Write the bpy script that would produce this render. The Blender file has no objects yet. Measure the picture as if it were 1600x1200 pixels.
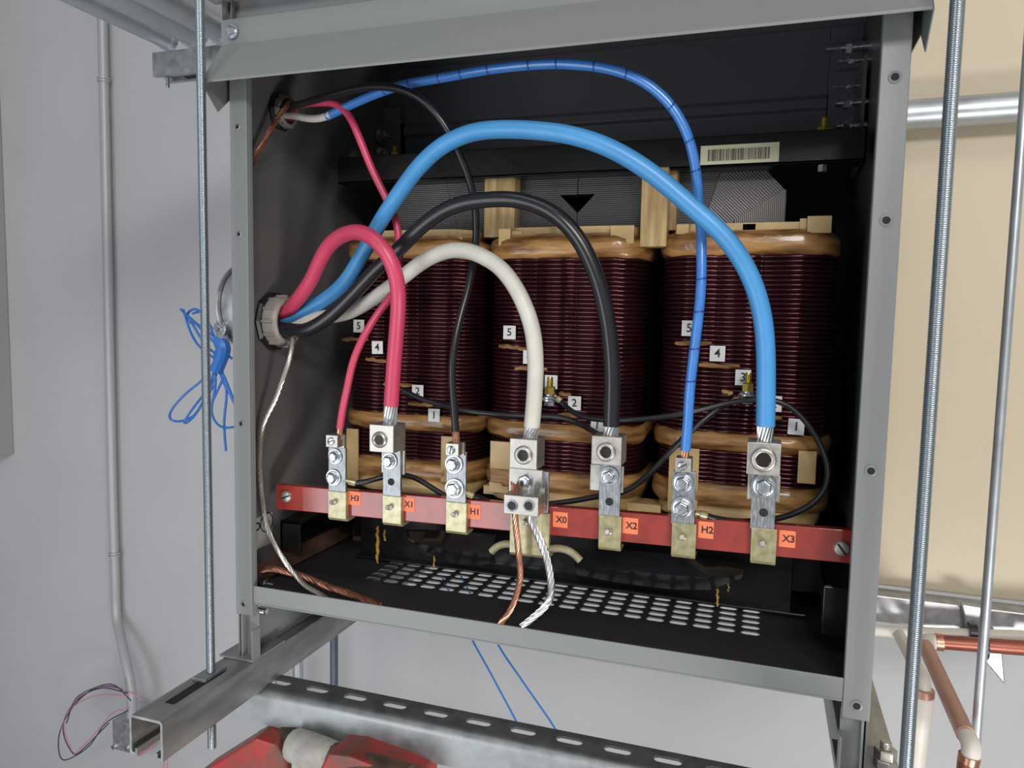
import bpy, math, random
from mathutils import Vector, Matrix, Euler
random.seed(7)
S = bpy.context.scene
COL = S.collection
pi = math.pi

# ------------------------------------------------------------------ camera
CAM = Vector((0.55922, -0.68908, 0.32890))
ROT = Euler((1.48423444, -0.0188432, 0.32557301), 'XYZ')
FPX = 1170.60
cd = bpy.data.cameras.new('camera'); cam = bpy.data.objects.new('camera', cd); COL.objects.link(cam)
cam.location = CAM; cam.rotation_euler = ROT
cd.sensor_width = 36; cd.lens = FPX/1600*36; cd.clip_start = .02; cd.clip_end = 50
S.camera = cam
RM = ROT.to_matrix()
def _at(u, v, i, val):
    d = RM @ Vector(((u-800)/FPX, -(v-600)/FPX, -1.0))
    return CAM + d*((val-CAM[i])/d[i])
def P(u, v, Y): return _at(u, v, 1, Y)       # point of the photo at depth Y
def PX(u, v, x): return _at(u, v, 0, x)
def PZ(u, v, z): return _at(u, v, 2, z)
W, H, D = .66, .66, .42

# ------------------------------------------------------------------ materials
def mat(name, col, rough=.5, metal=0., coat=0., noise=0., nscale=40., bump=0., bscale=200., spec=.5, dist=.001,
        col2=None, detail=4., trans=0., aniso=None):
    m = bpy.data.materials.new(name); m.use_nodes = True
    nt = m.node_tree; b = nt.nodes['Principled BSDF']
    b.inputs['Base Color'].default_value = (*col, 1); b.inputs['Roughness'].default_value = rough
    b.inputs['Metallic'].default_value = metal; b.inputs['Coat Weight'].default_value = coat
    b.inputs['Coat Roughness'].default_value = .12
    b.inputs['Specular IOR Level'].default_value = spec
    b.inputs['Transmission Weight'].default_value = trans
    tc = nt.nodes.new('ShaderNodeTexCoord')
    src = tc.outputs['Object']
    if aniso:
        mp = nt.nodes.new('ShaderNodeMapping'); mp.inputs['Scale'].default_value = aniso
        nt.links.new(src, mp.inputs['Vector']); src = mp.outputs['Vector']
    if noise > 0:
        n = nt.nodes.new('ShaderNodeTexNoise'); n.inputs['Scale'].default_value = nscale; n.inputs['Detail'].default_value = detail
        nt.links.new(src, n.inputs['Vector'])
        r = nt.nodes.new('ShaderNodeValToRGB'); r.color_ramp.elements[0].position = .35; r.color_ramp.elements[1].position = .65
        c2 = col2 or tuple(c*(1-noise) for c in col)
        r.color_ramp.elements[0].color = (*c2, 1); r.color_ramp.elements[1].color = (*col, 1)
        nt.links.new(n.outputs['Fac'], r.inputs['Fac']); nt.links.new(r.outputs['Color'], b.inputs['Base Color'])
        if metal > .4:
            mr = nt.nodes.new('ShaderNodeMapRange'); mr.inputs['To Min'].default_value = max(.05, rough-.12); mr.inputs['To Max'].default_value = rough+.14
            nt.links.new(n.outputs['Fac'], mr.inputs['Value']); nt.links.new(mr.outputs['Result'], b.inputs['Roughness'])
    if bump > 0:
        n2 = nt.nodes.new('ShaderNodeTexNoise'); n2.inputs['Scale'].default_value = bscale; n2.inputs['Detail'].default_value = 3
        nt.links.new(src, n2.inputs['Vector'])
        bp = nt.nodes.new('ShaderNodeBump'); bp.inputs['Strength'].default_value = bump; bp.inputs['Distance'].default_value = dist
        nt.links.new(n2.outputs['Fac'], bp.inputs['Height']); nt.links.new(bp.outputs['Normal'], b.inputs['Normal'])
    return m
def wavemat(name, c1, c2, scale, axis, rough=.4, metal=.6, rot=(0,0,0), distort=.6):
    m = mat(name, c1, rough, metal); nt = m.node_tree; b = nt.nodes['Principled BSDF']
    tc = nt.nodes.new('ShaderNodeTexCoord'); mp = nt.nodes.new('ShaderNodeMapping'); mp.inputs['Rotation'].default_value = rot
    w = nt.nodes.new('ShaderNodeTexWave'); w.bands_direction = axis; w.inputs['Scale'].default_value = scale
    w.inputs['Distortion'].default_value = distort; w.inputs['Detail'].default_value = 3; w.inputs['Detail Scale'].default_value = 3
    r = nt.nodes.new('ShaderNodeValToRGB'); r.color_ramp.elements[0].color = (*c1, 1); r.color_ramp.elements[1].color = (*c2, 1)
    nt.links.new(tc.outputs['Object'], mp.inputs['Vector']); nt.links.new(mp.outputs['Vector'], w.inputs['Vector'])
    nt.links.new(w.outputs['Fac'], r.inputs['Fac']); nt.links.new(r.outputs['Color'], b.inputs['Base Color'])
    bp = nt.nodes.new('ShaderNodeBump'); bp.inputs['Strength'].default_value = .4; bp.inputs['Distance'].default_value = .0006
    nt.links.new(w.outputs['Fac'], bp.inputs['Height']); nt.links.new(bp.outputs['Normal'], b.inputs['Normal'])
    return m
M = {}
M['paint'] = mat('grey enamel paint', (.195,.208,.210), .42, bump=.12, bscale=900, dist=.0002)
M['paint_shade'] = mat('shaded grey enamel', (.118,.116,.115), .32, bump=.12, bscale=900, dist=.0002)  # same enamel as the flanges, interior shade put into a darker colour
M['floor_in'] = mat('shaded black interior', (.026,.026,.028), .5, bump=.15, bscale=900, dist=.0002)  # near black, the shade inside the cabinet is put into this colour
M['wall'] = mat('pale grey wall paint', (.47,.475,.49), .7, noise=.05, nscale=3, bump=.1, bscale=60, dist=.001)
M['cream'] = mat('cream painted duct', (.56,.485,.36), .5, noise=.06, nscale=2.5, bump=.05, bscale=30)
M['box_grey'] = mat('panel box grey', (.32,.33,.33), .5)
M['galv'] = mat('galvanised steel', (.56,.58,.60), .42, .85, noise=.3, nscale=70, bump=.08, bscale=150)
M['strut'] = mat('weathered strut steel', (.40,.405,.40), .42, .8, noise=.35, nscale=55, bump=.15, bscale=260, aniso=(1,.25,1))
M['strut_dark'] = mat('slotted strut steel', (.36,.38,.39), .46, .85, noise=.22, nscale=60, bump=.12, bscale=200)
M['emt'] = mat('electrical tubing', (.52,.56,.60), .38, .75, noise=.12, nscale=25)
M['emt_paint'] = mat('painted tubing', (.40,.41,.42), .45, .2)
M['zinc'] = mat('zinc plated steel', (.56,.60,.64), .27, .95, noise=.15, nscale=300)
M['rod'] = mat('zinc threaded rod', (.36,.41,.45), .3, .95)
M['rod_dark'] = mat('dark threaded rod', (.20,.23,.30), .4, .8)
M['tin'] = mat('tinned lug metal', (.52,.50,.46), .38, .85, noise=.22, nscale=140, bump=.35, bscale=700, dist=.0003)
M['strap'] = mat('brushed strap metal', (.40,.42,.445), .40, .9, noise=.45, nscale=160, bump=.25, bscale=500, dist=.0003, aniso=(3,1,.6))
M['varnish'] = mat('varnished strap foot', (.44,.40,.24), .28, .35, coat=.7, noise=.35, nscale=120, col2=(.30,.26,.13))
M['brass'] = mat('brass', (.62,.48,.12), .28, .9)
M['blackhole'] = mat('dark hollow', (.006,.006,.006), .7)
M['socket'] = mat('socket recess', (.012,.011,.008), .4, .3)
M['copper'] = mat('bare copper', (.62,.30,.20), .34, .9, noise=.3, nscale=90)
M['copper_bar'] = mat('copper bus bar', (.50,.27,.20), .45, .7, noise=.45, nscale=30, bump=.1, bscale=90)
M['tinned'] = mat('tinned copper strands', (.62,.60,.54), .3, .9)
M['alu'] = mat('aluminium strands', (.70,.71,.72), .3, .95)
def enamel():
    m = mat('maroon enamelled wire', (.100,.031,.037), .17, .8, coat=.25, noise=.35, nscale=20, spec=.4); 
    m.node_tree.nodes['Principled BSDF'].inputs['Coat Tint'].default_value = (1,.8,.86,1); return m
M['enamel'] = enamel()
M['kraft'] = mat('varnished kraft tape', (.47,.25,.085), .3, coat=.5, noise=.65, nscale=24, bump=.5, bscale=70, dist=.0018, col2=(.15,.060,.016), aniso=(1,1,5), detail=6)
M['kraft_lt'] = mat('pale insulation board', (.62,.43,.19), .45, coat=.2, noise=.3, nscale=28, bump=.2, bscale=80)
M['wood'] = mat('varnished wooden spacer', (.56,.41,.19), .42, coat=.3, noise=.65, nscale=26, col2=(.30,.19,.07), bump=.5, bscale=60, dist=.001, aniso=(5,5,.5))
M['core_h'] = wavemat('core steel horizontal', (.045,.045,.047), (.13,.125,.12), 130, 'Z')
M['core_v'] = wavemat('core steel vertical', (.05,.048,.045), (.22,.21,.195), 150, 'X', rough=.35)  # paler steel, reflected light on the right leg put into the colour
M['core_d'] = wavemat('core steel mitred', (.035,.035,.035), (.13,.12,.115), 120, 'X', rot=(0,pi/4,0))
M['clamp'] = mat('black varnished steel', (.010,.010,.010), .3, coat=.25, spec=.25, bump=.5, bscale=60, dist=.001)
M['flap'] = mat('black insulation sheet', (.012,.012,.013), .14, coat=.8, bump=.6, bscale=35, dist=.002)
M['red_bar'] = mat('red fibreglass board', (.30,.030,.021), .55, coat=1., noise=.25, nscale=60, bump=.35, bscale=700, dist=.0004, spec=.2)
M['red_bar'].node_tree.nodes['Principled BSDF'].inputs['Coat Roughness'].default_value = .09; M['red_bar'].node_tree.nodes['Principled BSDF'].inputs['Coat IOR'].default_value = 1.65
M['orange'] = mat('orange paper label', (.80,.20,.085), .5)
M['white_paper'] = mat('white paper label', (.72,.72,.72), .5)
M['cream_paper'] = mat('cream barcode label', (.72,.68,.48), .5)
M['grey_paper'] = mat('silver grey label', (.36,.35,.34), .4)
M['ink'] = mat('black ink', (.012,.012,.012), .5)
M['c_blue'] = mat('blue cable jacket', (.065,.29,.62), .36, noise=.10, nscale=30, bump=.05, bscale=90)
M['c_red'] = mat('red cable jacket', (.56,.055,.12), .36, noise=.10, nscale=30)
M['c_black'] = mat('black cable jacket', (.013,.013,.016), .27, bump=.1, bscale=50)
M['c_white'] = mat('white cable jacket', (.60,.59,.53), .42, noise=.15, nscale=30)
M['tape_blue'] = mat('blue wrapped tape', (.050,.21,.60), .26, coat=.4, noise=.15, nscale=60, bump=.3, bscale=60)
M['tape_edge'] = mat('dark blue tape edge', (.012,.06,.27), .35)
M['lead'] = mat('black lead wire', (.013,.014,.017), .36)
M['plastic'] = mat('taupe plastic bushing', (.30,.28,.255), .45)
M['plastic_gr'] = mat('grey translucent bushing', (.20,.20,.20), .35)
M['locknut'] = mat('black locknut', (.02,.02,.021), .35, .3)
M['pink'] = mat('pink cable tape', (.32,.02,.04), .4)
M['bluewire'] = mat('thin blue wire', (.03,.17,.55), .4)
M['pinkwire'] = mat('thin pink wire', (.55,.22,.30), .45)
M['violet'] = mat('thin dark violet wire', (.06,.05,.11), .45)
M['amber'] = mat('amber varnish drip', (.45,.28,.04), .12, coat=.8)
M['sleeve'] = mat('cream woven sleeve', (.55,.48,.30), .45, noise=.3, nscale=70)
M['pvc'] = mat('white pipe', (.66,.62,.56), .45)
M['pipe_cu'] = mat('aged copper pipe', (.52,.30,.24), .42, .45, noise=.2, nscale=12)
M['pipe_cud'] = mat('dark red copper pipe', (.30,.10,.07), .38, .6, noise=.3, nscale=14)
M['red_tool'] = mat('chipped red paint', (.34,.022,.02), .4, noise=.8, nscale=30, col2=(.12,.05,.035), bump=.4, bscale=60)
M['rust'] = mat('rusty steel', (.16,.10,.065), .6, .4, noise=.6, nscale=30, col2=(.035,.028,.025), bump=.6, bscale=60)
M['tapew'] = mat('dirty white tape', (.42,.41,.37), .6, noise=.4, nscale=50, col2=(.30,.29,.27), bump=.4, bscale=50)

# ------------------------------------------------------------------ mesh helpers
class MB:
    def __init__(s): s.v = []; s.f = []
    def add(s, vs, fs):
        o = len(s.v); s.v += [Vector(v) for v in vs]; s.f += [tuple(i+o for i in f) for f in fs]; return s
    def box(s, x0, x1, y0, y1, z0, z1):
        vs = [(x,y,z) for x in (x0,x1) for y in (y0,y1) for z in (z0,z1)]
        return s.add(vs, [(0,1,3,2),(4,6,7,5),(0,4,5,1),(2,3,7,6),(0,2,6,4),(1,5,7,3)])
    def prism(s, pts, axis, a, b):
        """polygon pts (2-D) extruded along axis from a to b; axis 'y': pts are (x,z); 'x': (y,z); 'z': (x,y)"""
        def mk(p, t): return {'y':(p[0],t,p[1]), 'x':(t,p[0],p[1]), 'z':(p[0],p[1],t)}[axis]
        n = len(pts)
        return s.add([mk(p,a) for p in pts]+[mk(p,b) for p in pts],
            [tuple(range(n)), tuple(range(2*n-1,n-1,-1))]+[(i,i+n,(i+1)%n+n,(i+1)%n) for i in range(n)])
    def lathe(s, prof, org, axis, n=24, caps=True, phase=0.):
        """prof = [(r, t)...] about axis vector from org"""
        ax = Vector(axis).normalized(); up = Vector((0,0,1)) if abs(ax.z) < .9 else Vector((1,0,0))
        e1 = ax.cross(up).normalized(); e2 = ax.cross(e1); org = Vector(org)
        vs = []
        for r, t in prof:
            for k in range(n):
                a = 2*pi*k/n+phase; vs.append(org+ax*t+(e1*math.cos(a)+e2*math.sin(a))*r)
        fs = [(i*n+k, i*n+(k+1)%n, (i+1)*n+(k+1)%n, (i+1)*n+k) for i in range(len(prof)-1) for k in range(n)]
        if caps: fs += [tuple(range(n-1,-1,-1)), tuple(range((len(prof)-1)*n, len(prof)*n))]
        return s.add(vs, fs)
    def tube(s, pts, r, n=12, caps=True):
        pts = [Vector(p) for p in pts]; N = len(pts)
        rs = r if isinstance(r, (list,tuple)) else [r]*N
        t0 = (pts[1]-pts[0]).normalized(); nrm = t0.orthogonal().normalized(); vs = []
        for i, p in enumerate(pts):
            t = (pts[min(i+1,N-1)]-pts[max(i-1,0)]).normalized()
            nrm = (nrm - t*nrm.dot(t)).normalized(); b = t.cross(nrm)
            for k in range(n):
                a = 2*pi*k/n; vs.append(p+(nrm*math.cos(a)+b*math.sin(a))*rs[i])
        fs = [(i*n+k, (i)*n+(k+1)%n, (i+1)*n+(k+1)%n, (i+1)*n+k) for i in range(N-1) for k in range(n)]
        if caps: fs += [tuple(range(n-1,-1,-1)), tuple(range((N-1)*n, N*n))]
        return s.add(vs, fs)
    def build(s, name, m, parent=None, smooth=False, bevel=0., origin=None, angle=35):
        me = bpy.data.meshes.new(name)
        if origin is None and parent is None and s.v:
            lo = Vector([min(v[i] for v in s.v) for i in range(3)]); hi = Vector([max(v[i] for v in s.v) for i in range(3)])
            origin = Vector(((lo.x+hi.x)/2,(lo.y+hi.y)/2,lo.z))
        org = Vector(origin) if origin is not None else Vector((0,0,0))
        if parent is not None: org = Vector((0,0,0))
        base = WORLD.get(parent.name, Vector((0,0,0))) if parent is not None else org
        me.from_pydata([v-base for v in s.v], [], s.f); me.update()
        import bmesh
        bm = bmesh.new(); bm.from_mesh(me); bmesh.ops.recalc_face_normals(bm, faces=bm.faces); bm.to_mesh(me); bm.free()
        o = bpy.data.objects.new(name, me); COL.objects.link(o); me.materials.append(M[m] if isinstance(m,str) else m)
        if parent is not None: o.parent = parent
        else: o.location = org
        WORLD[o.name] = base
        if smooth:
            for p in me.polygons: p.use_smooth = True
            me.set_sharp_from_angle(angle=math.radians(angle))
        if bevel > 0:
            b = o.modifiers.new('bevel', 'BEVEL'); b.width = bevel; b.segments = 2; b.limit_method = 'ANGLE'; b.angle_limit = math.radians(40)
            b.harden_normals = False
        return o
WORLD = {}
def empty(name, loc):
    o = bpy.data.objects.new(name, None); o.empty_display_size = .02; COL.objects.link(o); o.location = loc; WORLD[o.name] = Vector(loc); return o
def tag(o, label, cat, group=None):
    o['label'] = label; o['category'] = cat
    if group: o['group'] = group
    return o
def struct(o, label=None):
    o['kind'] = 'structure'
    if label: o['label'] = label
    return o
def spline(pts, step=.004, vals=None):
    """Catmull-Rom through pts (Vectors); vals = extra per-point numbers"""
    pts = [Vector(p) for p in pts]; out = []; ov = []
    n = len(pts)
    for i in range(n-1):
        p0 = pts[max(i-1,0)]; p1 = pts[i]; p2 = pts[i+1]; p3 = pts[min(i+2,n-1)]
        if i == 0: p0 = p1*2-p2
        if i == n-2: p3 = p2*2-p1
        k = max(2, int((p2-p1).length/step))
        for j in range(k):
            t = j/k
            out.append(.5*((2*p1)+(p2-p0)*t+(2*p0-5*p1+4*p2-p3)*t*t+(3*p1-p0-3*p2+p3)*t**3))
            if vals: ov.append(vals[i]*(1-t)+vals[i+1]*t)
    out.append(pts[-1]); 
    if vals: ov.append(vals[-1]); return out, ov
    return out
def smooth_path(p, it=6):
    for _ in range(it):
        p = [p[0]]+[(p[i-1]+p[i]*2+p[i+1])/4 for i in range(1,len(p)-1)]+[p[-1]]
    return p
def text(body, size, loc, xdir, zdir, name, m, parent, thick=.0002, bold=.0):
    """text standing on a face: xdir = reading direction, zdir = up"""
    cu = bpy.data.curves.new(name, 'FONT'); cu.body = body; cu.size = size; cu.align_x = 'CENTER'; cu.align_y = 'CENTER'
    cu.extrude = thick; cu.offset = bold; cu.resolution_u = 4
    to = bpy.data.objects.new(name, cu); COL.objects.link(to)
    me = bpy.data.meshes.new_from_object(to); bpy.data.objects.remove(to); bpy.data.curves.remove(cu)
    X = Vector(xdir).normalized(); Z = Vector(zdir).normalized(); N = X.cross(Z)
    R = Matrix((X, Z, N)).transposed().to_4x4()
    base = WORLD.get(parent.name, Vector((0,0,0)))
    me.transform(Matrix.Translation(Vector(loc)-base) @ R)
    me.materials.clear(); me.materials.append(M[m])
    o = bpy.data.objects.new(name, me); COL.objects.link(o); o.parent = parent; WORLD[o.name] = base
    return o
def hexbolt(parent, c, axis, r, name='bolt', m='zinc', washer=True, tip=0., tall=.6):
    """washer + hex head standing off point c along axis"""
    a = Vector(axis).normalized(); c = Vector(c)
    b = MB()
    if washer:
        b.lathe([(r*.45,0),(r,0),(r,r*.12),(r*.97,r*.17),(r*.45,r*.17)], c, a, 28, False)
        b.lathe([(r*.80,r*.17),(r*.80,r*.26),(r*.7,r*.30)], c, a, 24)
    w = b.build(name, m, parent, smooth=True) if washer else None
    p2 = w if w else parent
    h = MB(); z0 = r*.28
    ph = random.random()
    h.lathe([(r*.66,z0),(r*.66,z0+r*tall*.8),(r*.58,z0+r*tall),(r*.30,z0+r*tall*1.04)], c, a, 6, True, ph)
    if tip: h.lathe([(r*.34,z0+r*tall),(r*.34,z0+r*tall+tip)], c, a, 12)
    ho = h.build('hex_head' if w else name, m, p2, bevel=r*.05)
    return w or ho
def slotted(parent, c, axis, r, name='screw', m='tin', ang=.5):
    a = Vector(axis).normalized(); c = Vector(c)
    o = MB().lathe([(r,0),(r,r*.25),(r*.85,r*.45),(r*.4,r*.55)], c, a, 24).build(name, m, parent, smooth=True)
    e1 = a.cross(Vector((0,0,1))).normalized(); e2 = a.cross(e1); d = e1*math.cos(ang)+e2*math.sin(ang); q = a.cross(d)
    pts = []
    for t in (r*.40, r*.58):
        for (i, j) in ((-1,-1),(1,-1),(1,1),(-1,1)): pts.append(c+a*t+d*i*r*.82+q*j*r*.13)
    MB().add(pts, [(0,1,2,3),(7,6,5,4),(0,4,5,1),(1,5,6,2),(2,6,7,3),(3,7,4,0)]).build('slot', 'blackhole', o)
    return o
def thread(mb, p0, p1, r, pitch=.0016, depth=.0007, n=14):
    p0 = Vector(p0); L = (Vector(p1)-p0).length; k = int(L/pitch); prof = []
    for i in range(k):
        t = i*pitch; prof += [(r-depth,t),(r,t+pitch*.45),(r,t+pitch*.6)]
    prof.append((r-depth, L))
    mb.lathe(prof, p0, Vector(p1)-p0, n)

# ================================================================== SETTING
struct(MB().box(-3.2,3.0,.86,.95,-1.5,2.2).build('wall_back','wall'), 'pale grey painted wall behind the open transformer cabinet')
struct(MB().box(-3.2,3.0,-3.5,.86,-1.56,-1.5).build('floor', mat('grey concrete', (.30,.30,.29), .7, noise=.2, nscale=3)), 'plain concrete floor far below the hanging cabinet')

# cream duct at the right
x0 = P(1240,500,.62).x; zb = P(1500,930,.62).z
o = MB().box(x0, x0+1.4, .62, .80, zb, 1.9).build('painted_duct','cream', bevel=.004)
tag(o, 'large cream painted duct face standing behind the right side of the cabinet', 'duct')

# panel box at far left
a = P(22,709,.859); o = empty('panel_box', (a.x-.3,.81,a.z))
tag(o, 'grey wall panel box cut off by the left edge of the picture', 'electrical panel')
MB().box(a.x-.6,a.x,.76,.8595,a.z,a.z+1.5).build('box_body','box_grey',o,bevel=.003)

# ================================================================== ENCLOSURE
enc = empty('transformer_enclosure', (W/2, D/2, -.065))
tag(enc, 'open grey sheet metal transformer cabinet with a hooded top and slotted floor', 'transformer enclosure')
T = .0018; FW = .0219; ZT = .64; ZF = .010
SPLIT = -.013
def side(sgn):
    def X(x): return x if sgn < 0 else W-x
    def bx(b, x0, x1, *r): b.box(min(X(x0),X(x1)), max(X(x0),X(x1)), *r)
    b = MB()
    bx(b, 0, T, .004, D, -.065, .70)
    o = b.build('side_panel', 'paint_shade', enc); o['label'] = 'dark inner side wall'
    b = MB(); bx(b, 0, FW, 0, .0035, SPLIT, ZT); bx(b, -.0006, T+.0008, 0.0035, .014, SPLIT, ZT)
    bx(b, FW-.0016, FW, .0035, .010, SPLIT, ZT)
    o = b.build('front_post', 'paint', enc, bevel=.0008); o['label'] = 'light grey front flange'
    for z in (.5292, .4153, .2069, .0):
        c = Vector((X(FW/2), 0, z))
        r = .0034 if sgn < 0 else .0050
        q = MB().lathe([(r,0),(r,.0007),(r*.62,.0012),(r*.58,-.003)], c, (0,-1,0), 20, False).build('threaded_insert', 'paint' if sgn > 0 else 'strut_dark', o, smooth=True)
        MB().lathe([(r*.60,.0),(r*.60,.0006),(r*.1,.0007)], c, (0,-1,0), 16).build('hole', 'blackhole', q)
    # leg and foot below the flange
    b = MB(); bx(b, 0, FW, .012, .0135, -.065, SPLIT+.004); bx(b, .0035, .0055, .0042, .38, -.065, .006)
    b.build('leg_plate', 'paint', enc)
    b = MB(); bx(b, -.024, FW+.001, -.001, .06, -.0675, -.0650); bx(b, FW-.001, FW+.0008, -.001, .0135, -.065, -.030)
    b.build('foot', 'paint', enc, bevel=.0006)
side(-1); side(1)
# bottom lip
b = MB(); b.box(.0225, W-FW, .0015, .0035, .0024, .0220); b.box(.0225, W-FW, .0015, .012, .0005, .0024)
b.build('bottom_lip', 'paint', enc, bevel=.0006)
# floor with slots
A00 = PZ(585,903,ZF); A10 = PZ(1174.5,990.5,ZF); A01 = PZ(629,874,ZF); A11 = PZ(1172,946.7,ZF)
sx0 = (A00.x+A01.x)/2; sx1 = (A10.x+A11.x)/2; sy0 = (A00.y+A10.y)/2; sy1 = (A01.y+A11.y)/2
NC, NR = 19, 6; px_ = (sx1-sx0)/(NC-1); py_ = (sy1-sy0)/(NR-1)
b = MB(); X0_, X1_ = sx0-px_/2, sx1+px_/2; Y0_, Y1_ = sy0-py_/2, sy1+py_/2; zt, zb2 = ZF, ZF-.0016
def rect(x0,x1,y0,y1): b.box(x0,x1,y0,y1,zb2,zt)
rect(T, W-T, .0035, Y0_); rect(T, W-T, Y1_, D); rect(T, X0_, Y0_, Y1_); rect(X1_, W-T, Y0_, Y1_)
hl, hr = .0098, .0053
oval = []
for k in range(9): a = -pi/2+pi*k/8; oval.append(((hl-hr)+hr*math.cos(a), hr*math.sin(a)))
for k in range(9): a = pi/2+pi*k/8; oval.append((-(hl-hr)+hr*math.cos(a), hr*math.sin(a)))
for i in range(NC):
    for j in range(NR):
        cx, cy = sx0+i*px_, sy0+j*py_; n = len(oval); outer = []
        for (ox, oy) in oval:
            s_ = min((px_/2)/max(abs(ox),1e-9), (py_/2)/max(abs(oy),1e-9)); outer.append((ox*s_, oy*s_))
        # snap four corners
        for (sx_, sy_) in ((1,-1),(1,1),(-1,1),(-1,-1)):
            k = min(range(n), key=lambda q: (outer[q][0]-sx_*px_/2)**2+(outer[q][1]-sy_*py_/2)**2); outer[k] = (sx_*px_/2, sy_*py_/2)
        vs = [(cx+p[0],cy+p[1],zt) for p in oval]+[(cx+p[0],cy+p[1],zt) for p in outer]+[(cx+p[0],cy+p[1],zb2) for p in oval]+[(cx+p[0],cy+p[1],zb2) for p in outer]
        fs = []
        for k in range(n):
            k2 = (k+1)%n; fs += [(k,k2,n+k2,n+k),(2*n+k,3*n+k,3*n+k2,2*n+k2),(k,2*n+k,2*n+k2,k2)]
        b.add(vs, fs)
fl = b.build('floor_panel', 'floor_in', enc); fl['label'] = 'black floor panel with rows of vent slots'
# rear panel and upper baffle
MB().box(T, W-T, D-T, D, .0, .70).build('rear_panel', 'floor_in', enc)  # near-black colour stands in for the shade behind the coils
b = MB(); Yb = .36
b.prism([(Yb,.563),(Yb-.016,.563),(Yb-.016,.5655),(Yb-.003,.5655),(Yb-.003,.598),(Yb-.008,.602),(Yb-.008,.612),(Yb-.003,.618),(Yb-.003,.70),(Yb,.70)], 'x', .03, W-.040)
b.box(W-.040, W-T, Yb-.020, Yb-.016, .562, .640); b.box(T, W-T, Yb-.002, Yb, .62, .70); b.box(T, .03, Yb-.020, Yb-.016, .562, .640)
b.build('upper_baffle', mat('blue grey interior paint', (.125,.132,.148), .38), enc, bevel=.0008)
# hood
hd = MB(); prof = [(.0,.70),(.0,.616),(-.033,.5695),(-.0325,.5675),(-.0302,.5685),(.0022,.6152),(.0022,.70)]
prof = [(.012,.70),(.012,.646),(-.0006,.642),(-.0006,.616),(-.033,.5695),(-.0326,.5672),(-.0308,.5680),(.0014,.6150),(.0014,.640),(.014,.644),(.014,.70)]
hd.prism(prof, 'x', -.008, .668)
for xs in ((-.0092,-.0080),(.668,.6692)):
    hd.prism([(-.033,.568),(-.008,.544),(.016,.566),(.42,.566),(.42,.70),(0,.70),(0,.616)], 'x', *xs)
hood = hd.build('hood', 'paint', enc, bevel=.0005)
MB().box(-.012,.672,-.012,.44,.70,.712).build('roof_panel','paint',enc,bevel=.001)
MB().box(-.026,.690,-.020,.012,.664,.672).build('roof_trim','paint',enc,bevel=.001)
c = P(363,50,-.002); hexbolt(hood, c, (0,-1,0), .0075, 'hood_bolt')
# ground label on the left wall
g = empty('_tmp',(0,0,0)); bpy.data.objects.remove(g)
p0 = PX(389,838,T); p1 = PX(425,808,T)
yl0, yl1 = .004, PX(425,820,T).y; zl0, zl1 = PX(425,845,T).z-.002, PX(425,800,T).z
gl = MB().box(T, T+.0004, yl0, yl1, zl0, zl1).build('ground_label', 'grey_paper', enc)
yd = PX(400.5,824,T); text('GND', .0135, (T+.0006, yd.y-.0085, yd.z), (0,1,0), (0,0,1), 'lettering', 'ink', gl, bold=.0003)
rr = MB(); yc_ = PX(416,816,T); yc, zc = yc_.y, yc_.z
rr.lathe([(.0120,0),(.0120,.0003),(.0107,.0003),(.0107,0)], (T+.0004,yc,zc), (1,0,0), 32, False)
rr.box(T+.0004,T+.0007,yc-.0006,yc+.0006,zc,zc+.0085); 
for k,wd in enumerate((.006,.004,.002)): rr.box(T+.0004,T+.0007,yc-wd,yc+wd,zc-.0008-k*.0028,zc+.0002-k*.0028)
rr.build('ground_symbol','ink',gl)
# bolts through the cabinet walls
for (u,v,Yw,L,rr_,br) in ((1330,73,.25,.022,.0062,0),(1334,94,.25,.012,.0032,0),(1332,134,.25,.016,.0020,0),):
    c = P(u,v,.30)
    b = MB(); b.lathe([(rr_*1.6,0),(rr_*1.6,.006),(rr_*1.3,.007)], c, (-1,0,0), 6); b.lathe([(rr_,0),(rr_,W-T-c.x)], c, (1,0,0), 12)
    thread(b, c+Vector((-.006,0,0)), c+Vector((-.006-L,0,0)), rr_, .002, .0006)
    b.build('through_bolt','zinc',enc,smooth=True)
for (u,v) in ((1325,160),(1325,196)):
    c = P(u+5,v,.27); b = MB()
    b.lathe([(.011,0),(.011,.002)], c, (-1,0,0), 24); b.lathe([(.0075,.002),(.0075,.009),(.0055,.010)], c, (-1,0,0), 6)
    b.lathe([(.0042,.009),(.0042,.016),(.003,.017)], c, (-1,0,0), 14); b.lathe([(.004,-(W-T-c.x)),(.004,0)], c, (-1,0,0), 14)
    b.build('bracket_bolt','zinc',enc,smooth=True)
for (u,v) in ((593,212),(593,240)):
    c = PX(u,v,.004); b = MB()
    b.lathe([(.012,0),(.012,.002)], c, (1,0,0), 24); b.lathe([(.008,.002),(.008,.010),(.006,.011)], c, (1,0,0), 6)
    b.lathe([(.004,.010),(.004,.018)], c, (1,0,0), 14)
    b.build('bracket_bolt','zinc',enc,smooth=True)

for (u, v, ang) in ((410,912,.0),(402,925,.3)):
    c = PX(u,v,.004); b = MB()
    b.lathe([(.0065,0),(.0065,.005),(.005,.006)], c, (1,0,0), 6, True, ang); thread(b, c, c+Vector((.016,0,0)), .0030, .0012, .0004)
    b.build('ground_bolt','zinc',enc,smooth=True)
c = PX(400,953,.0056); b = MB(); thread(b, c, c+Vector((.015,0,0)), .0038, .0014, .0005); b.lathe([(.006,0),(.006,.0025)], c, (1,0,0), 6)
b.build('leg_bolt','zinc',enc,smooth=True)

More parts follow.
